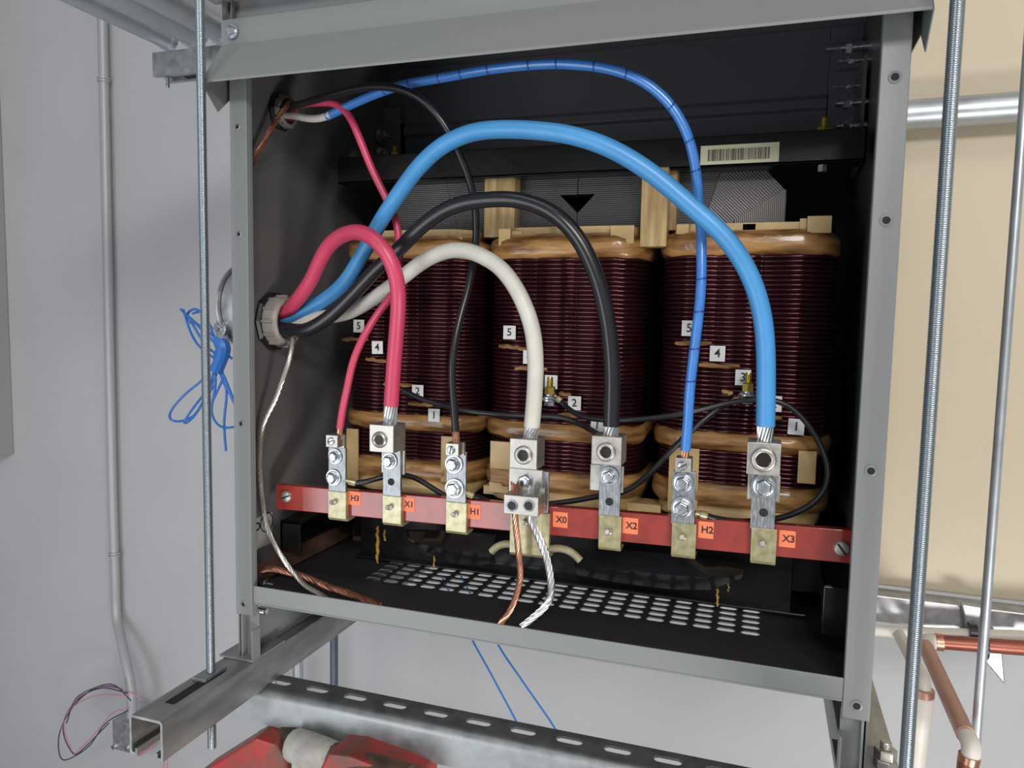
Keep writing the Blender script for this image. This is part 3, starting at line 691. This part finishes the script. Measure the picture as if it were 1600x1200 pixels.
stranded('bare copper wire falling from the left hole of the X0 double lug to the floor',
  [(803,757,.022),(804,775,.020),(805,807,.018),(807,832,.020),(811,870,.024),(813,900,.026),(807,930,.026),(797,955,.022),(784,972,.016),(778,980,.010)], .0034, 'copper', group=gg)
stranded('bare tinned wire falling from the right hole of the X0 double lug to the floor',
  [(832,760,.024),(828,780,.020),(829,810,.018),(840,835,.020),(852,865,.022),(860,900,.024),(861,930,.024),(850,950,.022),(832,966,.016),(815,980,.010)], .0040, 'alu', group=gg)
b = MB()
for k in range(5): b.tube([P(799+k*3.2,752+(k%3)*2,.026),P(800+k*3,776,.024)], .0011, 6)
o = b.build('wire_ends','copper_bar',None,smooth=True); tag(o,'frayed copper strand ends sticking up above the double lug','wire end')
b = MB()
for k in range(6): b.tube([P(828+k*2.2,757+(k*5%4)*2,.026),P(826+k*2.4,776,.024)], .0011, 6)
o = b.build('wire_ends','strut_dark',None,smooth=True); tag(o,'frayed grey strand ends sticking up above the double lug','wire end')

# black jumper leads between the coils
lg = 'black jumper leads between coils and terminals'
def lead(label, pts, r=.0030, ring=None):
    P3 = [P(*p) for p in pts]; path = smooth_path(spline(P3), 5)
    o = empty('jumper_lead', P3[0]); tag(o, label, 'jumper wire', lg)
    MB().tube(path, r, 12).build('jacket','lead',o,smooth=True)
    for (c, d) in (ring or []):
        a, e = P(*c), P(*d); v = (e-a); L = v.length; v.normalize()
        b = MB(); b.lathe([(r*.9,0),(r*1.3,.001),(r*1.3,L*.6),(r*.8,L*.62),(r*.8,L)], a, v, 12); b.build('crimp_terminal','varnish',o,smooth=True)
lead('black lead sagging from the left coil across the middle coil to terminal X2', [(606,598,.120),(625,607,.118),(655,622,.115),(692,633,.110),(730,642,.105),(770,647,.105),(812,649,.105),(875,652,.105),(905,662,.100),(925,673,.085),(940,682,.050)])
lead('long black lead from the middle coil looping round the right coil to terminal H2', [(876,626,.130),(887,638,.120),(907,650,.110),(940,656,.105),(987,656,.100),(1037,651,.100),(1070,645,.100),(1100,639,.105),(1140,629,.110),(1175,624,.110),(1212,626,.110),(1237,637,.112),(1262,662,.112),(1282,695,.110),(1294,730,.105),(1290,762,.098),(1270,787,.090),(1237,804,.080),(1205,812,.070),(1162,815,.060),(1125,812,.052),(1104,806,.046)],
     ring=[((1105,806,.046),(1086,801,.042)),((877,627,.130),(866,618,.128))])
lead('black lead sloping from the right coil down behind X2 to terminal H1', [(1146,628,.125),(1130,634,.112),(1110,648,.105),(1087,667,.100),(1050,702,.095),(1025,730,.092),(1000,753,.090),(972,770,.088),(932,776,.085),(900,782,.082),(862,787,.078),(820,790,.074),(792,789,.070),(775,787,.064),(755,781,.056),(739,774,.046)],
     ring=[((740,775,.046),(724,768,.042)),((1143,630,.125),(1158,620,.128))])
lead('short black lead from terminal H3 passing behind X1 towards H1', [(553,755,.048),(572,753,.056),(592,747,.066),(615,742,.072),(635,742,.074),(652,748,.075),(675,762,.075),(697,776,.075),(715,787,.075)],
     ring=[((556,755,.048),(537,750,.042))])

# ================================================================== BUSHINGS AND FITTINGS
def bushing(label, c, R_, m1, m2, L=.024):
    o = empty('conduit_bushing', c); tag(o, label, 'bushing', 'conduit bushings in the left wall')
    MB().lathe([(R_*.9,0),(R_*1.22,0),(R_*1.25,.003),(R_*1.16,.006),(R_*.9,.006)], c, (1,0,0), 10, False).build('locknut', m2, o)
    b = MB(); b.lathe([(R_*.76,-.002),(R_*1.02,-.002),(R_*1.02,L*.75),(R_*.98,L*.93),(R_*.90,L),(R_*.80,L*.97),(R_*.76,L*.85),(R_*.76,-.002)], c, (1,0,0), 36, False)
    for k in range(12):
        a = 2*pi*k/12; e = Vector((0,math.cos(a),math.sin(a))); f_ = Vector((0,-math.sin(a),math.cos(a))); base = Vector(c)+e*R_*1.0
        vs = [base+Vector((x_,0,0))+e*h_+f_*w_ for x_ in (.004,L*.85) for h_ in (0,R_*.09) for w_ in (-R_*.05,R_*.05)]
        b.add(vs, [(0,1,3,2),(4,6,7,5),(0,4,5,1),(2,3,7,6),(0,2,6,4),(1,5,7,3)])
    b.build('collar', m1, o, smooth=True, angle=40)
bushing('large taupe plastic bushing where the four thick cables enter', (T,.070,.321), .0285, 'plastic', 'locknut', .024)
cc = PX(437,175,T)
bushing('small grey plastic bushing near the top left corner with thin wires', (T,cc.y,cc.z), .0180, 'plastic_gr', 'locknut', .014)
bpy.data.objects  # noqa
b = MB(); b.lathe([(.011,-.003),(.011,.016)], (T,cc.y,cc.z), (1,0,0), 18); o = b.build('tape_wrap','pink',None,smooth=True); tag(o,'dark red tape wrapped round the thin wires in the upper bushing','tape')
# conduit fitting outside the left wall
o = empty('conduit_fitting', (-.02,.075,.30)); tag(o, 'galvanised conduit fitting bulging out behind the left post', 'conduit fitting')
cF = Vector((0,.070,.338))
MB().lathe([(.048,-.0015),(.049,-.020),(.047,-.036),(.041,-.046),(.028,-.052),(.015,-.055),(.001,-.056)], cF, (1,0,0), 40, False).build('cover','galv',o,smooth=True,angle=70)
MB().lathe([(.0480,-.0345),(.0505,-.0360),(.0505,-.0385),(.0450,-.0395)], cF, (1,0,0), 40, False).build('rim','galv',o,smooth=True)
b = MB(); cS = P(352,513,.035); b.lathe([(.012,0),(.012,.006),(.008,.008)], cS, (-.4,-1,.1), 20); b.lathe([(.005,.008),(.005,.012)], cS, (-.4,-1,.1), 6)
b.lathe([(.006,0),(.006,.04)], cS+Vector((0,.0,.0)), (1,.4,0), 14); b.build('saddle_screw','zinc',o,smooth=True)

# ================================================================== STRUT AND RODS
def channel(x0,x1,y0,y1,z0,z1,axis,th=.0027,lip=.009,closed='top'):
    """C channel with its back on top, running along axis"""
    b = MB()
    if axis == 'y': a0,a1,s0,s1 = x0,x1,y0,y1
    else: a0,a1,s0,s1 = y0,y1,x0,x1
    r = .004
    pr = [(a0,z0),(a0,z1-r),(a0+r*.3,z1-r*.3),(a0+r,z1),(a1-r,z1),(a1-r*.3,z1-r*.3),(a1,z1-r),(a1,z0),(a1-lip,z0),(a1-lip,z0+.007),(a1-lip+th*.8,z0+.007),(a1-lip+th*.8,z0+th),(a1-th,z0+th),(a1-th,z1-r),(a1-r,z1-th),(a0+r,z1-th),(a0+th,z1-r),(a0+th,z0+th),(a0+lip-th*.8,z0+th),(a0+lip-th*.8,z0+.007),(a0+lip,z0+.007),(a0+lip,z0)]
    def mk(p,t): return (p[0],t,p[1]) if axis == 'y' else (t,p[0],p[1])
    n = len(pr)
    b.add([mk(p,s0) for p in pr]+[mk(p,s1) for p in pr], [(i,(i+1)%n,(i+1)%n+n,i+n) for i in range(n)])
    # end caps as quads between outer and inner walls
    e = [(0,1,16,17),(1,2,3,16),(3,4,14,15),(3,15,16,3),(4,5,6,14),(6,13,14,6),(6,7,12,13),(7,8,11,12),(8,9,10,11),(0,17,18,21),(18,19,20,21)]
    for off in (0,n): b.f += [tuple(dict.fromkeys(i+off+ (len(b.v)-2*n) for i in q)) for q in e]
    return b
o = empty('strut_channel', (0,.1,-.108)); tag(o, 'steel strut channel under the left side of the cabinet with its open end forward', 'strut channel', 'strut channels carrying the cabinet')
channel(-.020,.0212,-.135,.60,-.1085,-.0677,'y').build('channel','strut',o,smooth=True,angle=30)
MB().box(-.0045,.0075,-.105,-.028,-.0680,-.0675).build('slot','blackhole',o)
o = empty('strut_channel', (.67,.1,-.108)); tag(o, 'steel strut channel under the right side of the cabinet by the nuts', 'strut channel', 'strut channels carrying the cabinet')
channel(.6435,.6925,-.135,.60,-.1085,-.0677,'y').build('channel','strut',o,smooth=True,angle=30)
# short bolt with two nuts on the right strut
c = Vector((.6785,.028,-.0677)); 
nb = empty('anchor_bolt', c); tag(nb, 'short bolt with two stacked hex nuts on the right strut beside the cabinet foot', 'bolt')
MB().lathe([(.0125,0),(.0125,.0020)], c, (0,0,1), 28).build('washer','tin',nb,smooth=True)
for k in range(2): MB().lathe([(.0098,.002+k*.0090),(.0098,.0100+k*.0090),(.0085,.0108+k*.0090)], c, (0,0,1), 6, True, .2+k*.3).build('nut','tin',nb,bevel=.0005)
b = MB(); thread(b, c, c+Vector((0,0,.026)), .0050); b.build('shank','tin',nb,smooth=True)
# slotted cross strut
def slotted_strut():
    b = MB(); y0,y1 = .016,.0575; z1 = -.1088; th = .0027; h = .041; r = .010; x0,x1 = -.02,.80
    # outer rounded front and rear sides
    def strip(pr):
        n = len(pr); b.add([(x0,p[0],p[1]) for p in pr]+[(x1,p[0],p[1]) for p in pr], [(i,(i+1)%n,(i+1)%n+n,i+n) for i in range(n)]+[tuple(range(n)),tuple(range(2*n-1,n-1,-1))])
    fa = [(y0+r-r*math.sin(a*pi/12), z1-r+r*math.cos(a*pi/12)) for a in range(7)]
    strip(fa+[(y0,z1-h),(y0+.010,z1-h),(y0+.010,z1-h+th),(y0+th,z1-h+th),(y0+th,z1-r),(y0+r,z1-th)])
    # slotted back
    ya, yb = y0+r, y1; ym = (ya+yb)/2; hy = (yb-ya)/2; pitch = .0508; n_ = 14
    ov = []
    for k in range(9): a = -pi/2+pi*k/8; ov.append((.0085+.0058*math.cos(a), .0058*math.sin(a)))
    for k in range(9): a = pi/2+pi*k/8; ov.append((-.0085+.0058*math.cos(a), .0058*math.sin(a)))
    xs = PZ(560,1085,z1).x-2*pitch
    hx = pitch/2
    b.box(x0, xs-hx, ya, yb, z1-th, z1)
    for i in range(n_):
        cx = xs+i*pitch; out = []
        for ox,oy in ov:
            s_ = min(hx/max(abs(ox),1e-9), hy/max(abs(oy),1e-9)); out.append((ox*s_,oy*s_))
        for (sx_, sy_) in ((1,-1),(1,1),(-1,1),(-1,-1)):
            k = min(range(18), key=lambda q: (out[q][0]-sx_*hx)**2+(out[q][1]-sy_*hy)**2); out[k] = (sx_*hx, sy_*hy)
        vs = [(cx+p[0],ym+p[1],z) for z in (z1,) for p in ov]+[(cx+p[0],ym+p[1],z1) for p in out]+[(cx+p[0],ym+p[1],z1-th) for p in ov]+[(cx+p[0],ym+p[1],z1-th) for p in out]
        fs = []
        for k in range(18):
            k2 = (k+1)%18; fs += [(k,k2,18+k2,18+k),(36+k,54+k,54+k2,36+k2),(k,36+k,36+k2,k2)]
        b.add(vs, fs)
    return b
o = slotted_strut().build('slotted_strut','strut_dark',None,smooth=True,angle=35); tag(o,'slotted steel strut crossing under the cabinet at the bottom of the picture','strut channel')

def rod(label, x, y, z0, z1, r=.0048, m='rod', nuts=(), group='threaded hanger rods'):
    o = empty('threaded_rod', (x,y,z0)); tag(o, label, 'threaded rod', group)
    b = MB(); thread(b, (x,y,z0), (x,y,z1), r); b.build('rod', m, o, smooth=True, angle=60)
    for (z, wsh) in nuts:
        MB().lathe([(r*1.75,0),(r*1.75,.008),(r*1.5,.009)], (x,y,z), (0,0,1), 6).build('nut','zinc',o,bevel=.0005)
    return o
rod('threaded rod hanging down the left front corner through the strut slot', -.0022,-.040,-.152,.80, nuts=((-.1175,0),))
MB().box(-.012,.006,-.058,-.024,-.0676,-.0640).build('square_washer','strut_dark',bpy.data.objects['threaded_rod'],bevel=.0006)
rr_ = P(1456,600,-.06)
rod('nearest threaded rod hanging down the right front corner of the cabinet', rr_.x, -.06, -.35, .80, .0052)
# rear rods
q = P(522,1060,.48); rod('dark threaded rod seen below the cabinet at its rear left corner', q.x, .48, -.62, -.02, .0075, 'rod_dark')
q = P(1567,600,.30)
o = MB().tube([(q.x,.30,-.5),(q.x,.30,1.2)], .0054, 16).build('hanger_rod','emt',None,smooth=True); tag(o,'smooth bluish steel rod hanging at the far right edge','rod')

# ================================================================== CONDUITS
def pipe(name, label, pts, r, m, cat='conduit', group=None, sp=False, n=20, couplings=()):
    o = empty(name, pts[0]); tag(o, label, cat, group)
    path = smooth_path(spline(pts,.01),3) if sp else pts
    MB().tube(path, r, n).build('tube', m, o, smooth=True)
    for (c, d, L, rc) in couplings:
        MB().lathe([(r,-L/2),(rc,-L/2),(rc,L/2),(r,L/2)], c, d, n, False).build('coupling', m, o, smooth=True)
    return o
YW = .838
# vertical conduit on the wall at the left
cps = []
for v in (123,127): cps.append((P(162,v,YW), (0,0,1), .005, .0150))
for v in (864,868): cps.append((P(179,v,YW), (0,0,1), .005, .0150))
xw = P(160,30,YW)
pts = [Vector((P(158,-60,YW).x,YW,P(158,-60,YW).z)), P(160,30,YW), P(166,300,YW), P(171,550,YW), P(176,780,YW), P(180,900,YW), P(182,962,YW-.002), P(189,998,YW-.03), P(198,1040,YW-.06), P(205,1075,YW-.075), P(206,1120,YW-.08)]
pipe('wall_conduit','grey conduit running down the wall at left and bending into a small box', pts, .0120, 'emt_paint', couplings=cps, sp=True)
# junction box
a, c = P(175,1125,.74), P(206,1178,.74)
o = empty('junction_box', (a.x,.76,c.z)); tag(o,'small galvanised junction box at the foot of the wall conduit','junction box')
MB().box(a.x,c.x+.03,.74,.80,c.z,a.z).build('box','galv',o,bevel=.002)
MB().lathe([(.006,0),(.006,.006)],P(179,1166,.74),(0,-1,0),12).build('knockout_screw','zinc',o)
MB().lathe([(.006,0),(.006,.006)],P(199,1168,.74),(0,-1,0),12).build('knockout_screw','zinc',o)
# conduits at upper left running back
def depth_pipe(label, u, v, Y1, r, Y0, m='emt', cap=True):
    c = P(u,v,Y1); o = empty('steel_conduit', (c.x,Y1,c.z)); tag(o, label, 'conduit', 'conduits above the left side of the cabinet')
    MB().tube([(c.x,Y0,c.z),(c.x,Y1,c.z)], r, 28).build('tube', m, o, smooth=True)
    MB().lathe([(r*1.12,0),(r*1.12,-.010)], (c.x,Y1,c.z), (0,1,0), 28).build('connector', m, o, smooth=True)
depth_pipe('outermost smaller steel conduit at the top left corner of the picture', 265,62,.33,.0165,-.35)
depth_pipe('middle large steel conduit running back above the left strut bracket', 306,48,.30,.025,-.35)
depth_pipe('inner large steel conduit partly hidden behind the left rod', 349,42,.24,.024,-.35)
# trapeze strut behind at upper left
z1_ = P(270,82,.33).z; z0_ = P(270,116,.33).z; xa = P(238,98,.33).x
o = empty('strut_bracket', (xa+.1,.34,z0_)); tag(o,'short strut bracket with hanging bolt under the upper left conduits','strut channel')
channel(xa,-.02,.33,.37,z0_,z0_+.0395,'x').build('channel','galv',o,smooth=True,angle=30)
c = P(262,116,.35); b = MB(); thread(b, c+Vector((0,0,.004)), c+Vector((0,0,-.022)), .0035); b.lathe([(.008,0),(.008,-.006)], c, (0,0,1), 6); b.build('hanging_bolt','zinc',o,smooth=True)
MB().box(xa+.05,xa+.075,.345,.355,z0_-.0006,z0_+.0002).build('slot','blackhole',o)
# horizontal conduit on the duct at right
pA, pB = P(1405,182,.585), P(1700,178,.585)
o = pipe('wall_tubing','horizontal steel conduit crossing the cream duct at upper right', [Vector((pA.x-.12,.585,pA.z)), Vector((pB.x,.585,pA.z+.004))], .0215, 'emt')
# pale tubes behind the bottom strut
for (u, w_, lb) in ((427,.010,'left of two pale vertical tubes standing low behind the slotted strut'),(466,.012,'right of two pale vertical tubes standing low behind the slotted strut')):
    q = P(u,1130,.70); o = MB().tube([(q.x,.70,-.7),(q.x,.70,q.z+.16)], w_, 16).build('vertical_tube','emt',None,smooth=True); tag(o,lb,'tube','pale tubes low behind the strut')

# right lower frame and pipes
fz = P(1450,962,.58)
o = empty('trapeze_bracket', (fz.x,.6,fz.z)); tag(o,'galvanised channel bracket fixed under the cream duct at right','bracket')
zA, zB = P(1450,940,.575).z, P(1450,982,.575).z
MB().box(P(1340,960,.575).x, P(1720,960,.575).x, .575, .615, zB, zA).build('cross_channel','galv',o,bevel=.002)
a1, a2, a3, a4 = P(1500,941,.574), P(1520,946,.574), P(1566,1065,.30), P(1540,1050,.30)
s0 = P(1522,960,.574); e0 = PX(1560,1050,s0.x)
MB().prism([(P(u,v,.57).x,P(u,v,.57).z) for u,v in ((1500,941),(1532,946),(1562,1000),(1568,1067),(1514,1003))],'y',.560,.5745).build('brace','galv',o,bevel=.002)
YP = .55
def frompx(u,v,x=None,z=None):
    return PX(u,v,x) if x is not None else PZ(u,v,z)
# white pipe
w0 = P(1410,989,YP); wz = w0.z
pw = empty('white_pipe', w0); tag(pw,'pale pipe run turning down beside the right rod under the duct','pipe','pipes at lower right')
wv = PX(1441,1068,w0.x+.010)
MB().tube([P(1340,983,YP),P(1402,988,YP)], .0085, 16).build('horizontal_run','pvc',pw,smooth=True)
MB().tube([P(1402,988,YP)+Vector((-.004,0,0)),P(1600,994,YP)], .0085, 16).build('horizontal_run','pvc',pw,smooth=True)
pth = smooth_path(spline([P(1404,990,YP),P(1412,1006,.50),P(1428,1035,.40),P(1440,1056,.345),P(1444,1070,.325),P(1442,1086,.322)],.01),2)
MB().tube(pth,.0085,16).build('falling_run','pvc',pw,smooth=True)
MB().tube([P(1442,1084,.322),P(1425,1230,.322)], .0125, 18).build('drop','pvc',pw,smooth=True)
MB().tube([P(1442,1076,.322),P(1441,1087,.322)], .0132, 18).build('copper_ring','pipe_cu',pw,smooth=True)
# copper pipe
pc = empty('copper_pipe', P(1446,1003,.52)); tag(pc,'copper pipe run with an elbow falling towards the right edge','pipe','pipes at lower right')
MB().tube([P(1470,1003,.52),P(1700,1020,.52)], .0105, 18).build('horizontal_run','pipe_cud',pc,smooth=True)
MB().tube([P(1462,1003,.52),P(1473,1004,.52)], .0125, 18).build('collar','copper',pc,smooth=True)
pth = smooth_path(spline([P(1462,1003,.52),P(1450,1002,.52),P(1446,1010,.50)],.006),2)
MB().tube(pth,.0112,18).build('elbow','pvc',pc,smooth=True)
MB().tube([P(1446,1010,.50),P(1509,1148,.25)], .0102, 20).build('falling_run','pipe_cu',pc,smooth=True)
pth = smooth_path(spline([P(1507,1143,.26),P(1514,1156,.245),P(1519,1170,.235),P(1515,1185,.232)],.006),2)
MB().tube(pth,.0100,18).build('elbow','pvc',pc,smooth=True)
MB().tube([P(1515,1180,.232),P(1513,1190,.232)], .0112, 18).build('collar','copper',pc,smooth=True)
MB().tube([P(1513,1188,.232),P(1508,1240,.232)], .0108, 18).build('drop','pipe_cud',pc,smooth=True)
for (u,v,Y_) in ((1519,990,YP),(1536,1012,.52)):
    c = P(u,v,Y_); d = Vector((1,0,0))
    o = MB().lathe([(.012,-.005),(.016,-.005),(.016,.005),(.012,.005)], c, d, 20, False).build('pipe_clamp','locknut' ,None,smooth=True)
    tag(o,'dark clamp holding the white pipe to the bracket under the duct' if Y_==YP else 'dark clamp holding the copper pipe to the bracket under the duct','clamp')

# ================================================================== LOOSE WIRES
def wirebundle(name, label, paths, m, r, cat='wire'):
    b = MB()
    for pts in paths: b.tube(smooth_path(spline([P(*p) for p in pts],.006),3), r, 8)
    o = b.build(name, m, None, smooth=True); tag(o, label, cat); return o
Yb1 = .35
B = Yb1
o = wirebundle('blue_wire_coil','tangled coil of thin blue wire hanging beside the left rod',[
 [(282,483,B),(300,500,B-.005),(325,525,B),(345,545,B+.01),(362,560,B)],
 [(286,483,B),(296,515,B+.006),(310,540,B),(335,560,B-.006)],
 [(298,505,B),(292,490,B+.01),(305,482,B),(318,492,B-.006),(332,515,B)],
 [(300,490,B),(316,485,B+.01),(326,505,B),(340,540,B+.006)],
 [(340,520,B),(338,550,B+.01),(342,575,B),(350,600,B+.006),(366,625,B)],
 [(345,530,B),(336,560,B),(334,580,B-.008),(345,560,B),(356,540,B)],
 [(335,565,B),(318,592,B+.008),(290,615,B),(268,640,B-.006),(264,655,B),(280,659,B+.006),(305,648,B),(318,625,B+.008),(338,585,B)],
 [(338,570,B),(322,610,B),(300,640,B+.006),(286,662,B),(300,655,B-.008),(315,632,B),(336,600,B)],
 [(340,575,B),(352,600,B),(368,635,B)],[(335,575,B),(337,600,B),(330,640,B+.006),(334,655,B),(345,668,B),(370,667,B)],
 [(352,590,B),(354,620,B),(350,660,B+.005),(353,705,B)],
 [(340,570,B),(350,585,B),(340,610,B+.006),(333,625,B)],
 [(284,485,B),(310,508,B+.008),(330,522,B),(352,548,B)],[(296,498,B),(318,535,B+.01),(340,556,B)],[(344,575,B),(360,612,B),(372,650,B)],[(336,540,B),(352,552,B-.01),(346,566,B),(334,556,B+.01),(340,545,B),(354,560,B)]],'bluewire',.0021)
MB().tube(spline([P(340,528,B-.004),P(350,545,B-.004),P(338,580,B-.004)],.005),[.011]*len(spline([P(342,528,B-.004),P(350,545,B-.004),P(338,580,B-.004)],.005)),10).build('tape_knot','bluewire',o,smooth=True)
wirebundle('blue_wire','left of two thin blue wires slanting under the cabinet floor',[[(690,900,.40),(738,1000,.40),(760,1040,.40),(803,1120,.40),(812,1138,.40)]],'bluewire',.0016)['group']='slanting blue wires'
wirebundle('blue_wire','right of two thin blue wires slanting under the cabinet floor',[[(720,900,.40),(778,1007,.40),(812,1058,.40),(862,1130,.40),(872,1148,.40)]],'bluewire',.0016)['group']='slanting blue wires'
Q = .72
wirebundle('dark_wire_loop','dark violet thin wires looping left of the junction box',[
 [(200,1080,Q),(170,1072,Q),(140,1080,Q),(110,1110,Q),(92,1150,Q),(95,1185,Q),(110,1185,Q),(140,1165,Q),(165,1130,Q),(200,1110,Q)],
 [(200,1083,Q),(160,1075,Q),(125,1090,Q),(102,1120,Q),(100,1150,Q),(115,1178,Q),(130,1170,Q),(170,1130,Q)],
 [(205,1095,Q),(178,1070,Q),(150,1074,Q),(118,1092,Q),(104,1130,Q)]],'violet',.0016)
wirebundle('pink_wire_loop','pink thin wires looping left of the junction box and under the strut',[
 [(225,1095,Q),(195,1078,Q),(150,1074,Q),(115,1098,Q),(100,1135,Q),(112,1172,Q)],
 [(200,1087,Q),(150,1087,Q),(110,1108,Q),(96,1140,Q)],
 [(200,1107,Q),(175,1115,Q),(145,1150,Q),(115,1180,Q)],
 [(215,1182,Q),(235,1170,Q),(244,1155,Q)],[(218,1178,Q),(240,1168,Q)],[(258,1185,Q),(254,1205,Q)],[(262,1185,Q),(260,1210,Q)]],'pinkwire',.0015)

# ================================================================== RED PIPE TOOL
t = empty('pipe_stand', P(450,1230,.0)); tag(t,'chipped red metal pipe stand with a rusty taped pipe at the bottom edge','pipe stand')
def pp(lst, Y): return [(P(u,v,Y).x, P(u,v,Y).z) for u,v in lst]
MB().prism(pp([(300,1215),(398,1153),(428,1163),(446,1185),(452,1290),(300,1290)],-.01),'y',-.01,.035).build('red_jaw','red_tool',t,bevel=.003)
MB().prism(pp([(500,1200),(512,1178),(545,1182),(610,1206),(650,1225),(650,1290),(500,1290)],-.025),'y',-.025,.03).build('red_body','red_tool',t,bevel=.003)
MB().tube([P(412,1158,.03),P(448,1152,.02),P(480,1172,.0),P(560,1196,-.01),P(640,1222,-.02)],[.0135,.0150,.0165,.0165,.0165],20).build('rusty_pipe','rust',t,smooth=True)
pth = [P(462,1164,.006),P(482,1172,.0),P(505,1180,-.003),P(522,1186,-.005)]
MB().tube(pth,[.0185,.0195,.0190,.0180],14).build('tape_wrap','tapew',t,smooth=True)
MB().box(P(456,1180,-.012).x,P(500,1180,-.012).x,-.014,.01,P(478,1260,-.012).z,P(478,1172,-.012).z).build('tape_flap','tapew',t,bevel=.002)

# ================================================================== LIGHT
w = bpy.data.worlds.new('world'); S.world = w; w.use_nodes = True
nt = w.node_tree; bg = nt.nodes['Background']; bg.inputs['Strength'].default_value = 1.0
tc = nt.nodes.new('ShaderNodeTexCoord'); sp = nt.nodes.new('ShaderNodeSeparateXYZ'); rp = nt.nodes.new('ShaderNodeValToRGB'); mr = nt.nodes.new('ShaderNodeMapRange')
mr.inputs['From Min'].default_value = -1; nt.links.new(tc.outputs['Generated'], sp.inputs[0]); nt.links.new(sp.outputs['Z'], mr.inputs['Value'])
nt.links.new(mr.outputs['Result'], rp.inputs['Fac']); nt.links.new(rp.outputs['Color'], bg.inputs['Color'])
e = rp.color_ramp.elements; e[0].position = .30; e[0].color = (.42,.44,.46,1); e[1].position = .80; e[1].color = (.20,.21,.225,1)
for p_, c_ in ((.45,(.30,.315,.335,1)),(.60,(.28,.295,.315,1))):
    q = e.new(p_); q.color = c_
def area(name, loc, target, sx_, sy_, power, col):
    l = bpy.data.lights.new(name, 'AREA'); l.shape = 'RECTANGLE'; l.size = sx_; l.size_y = sy_; l.energy = power; l.color = col
    o = bpy.data.objects.new(name, l); COL.objects.link(o); o.location = loc
    o.rotation_euler = (Vector(target)-Vector(loc)).to_track_quat('-Z','Y').to_euler(); return o
area('ceiling_light', (.2,-1.0,2.1), (.3,.3,.0), 1.2, .3, 5, (1,.97,.93))
area('ceiling_light', (1.4,-2.7,1.55), (.3,.2,.2), 1.2, .5, 50, (1,.97,.93))
area('doorway_daylight', (-.57,-1.55,-.45), (-.45,0,-.45), .8, 1.8, 17, (.94,.97,1))
area('wall_fill', (1.3,-.9,-.75), (.55,.86,-.40), .5, .3, 17, (1,.95,.90))  # unseen fill added to brighten the lower wall and the right pipes
area('warm_lamp', (1.6,-.3,1.6), (1.1,.6,.4), .5, .5, 5, (1,.90,.74))
S.view_settings.view_transform = 'Standard'; S.view_settings.look = 'None'; S.view_settings.gamma = 1; S.view_settings.use_curve_mapping = False
S.view_settings.exposure = 0.0
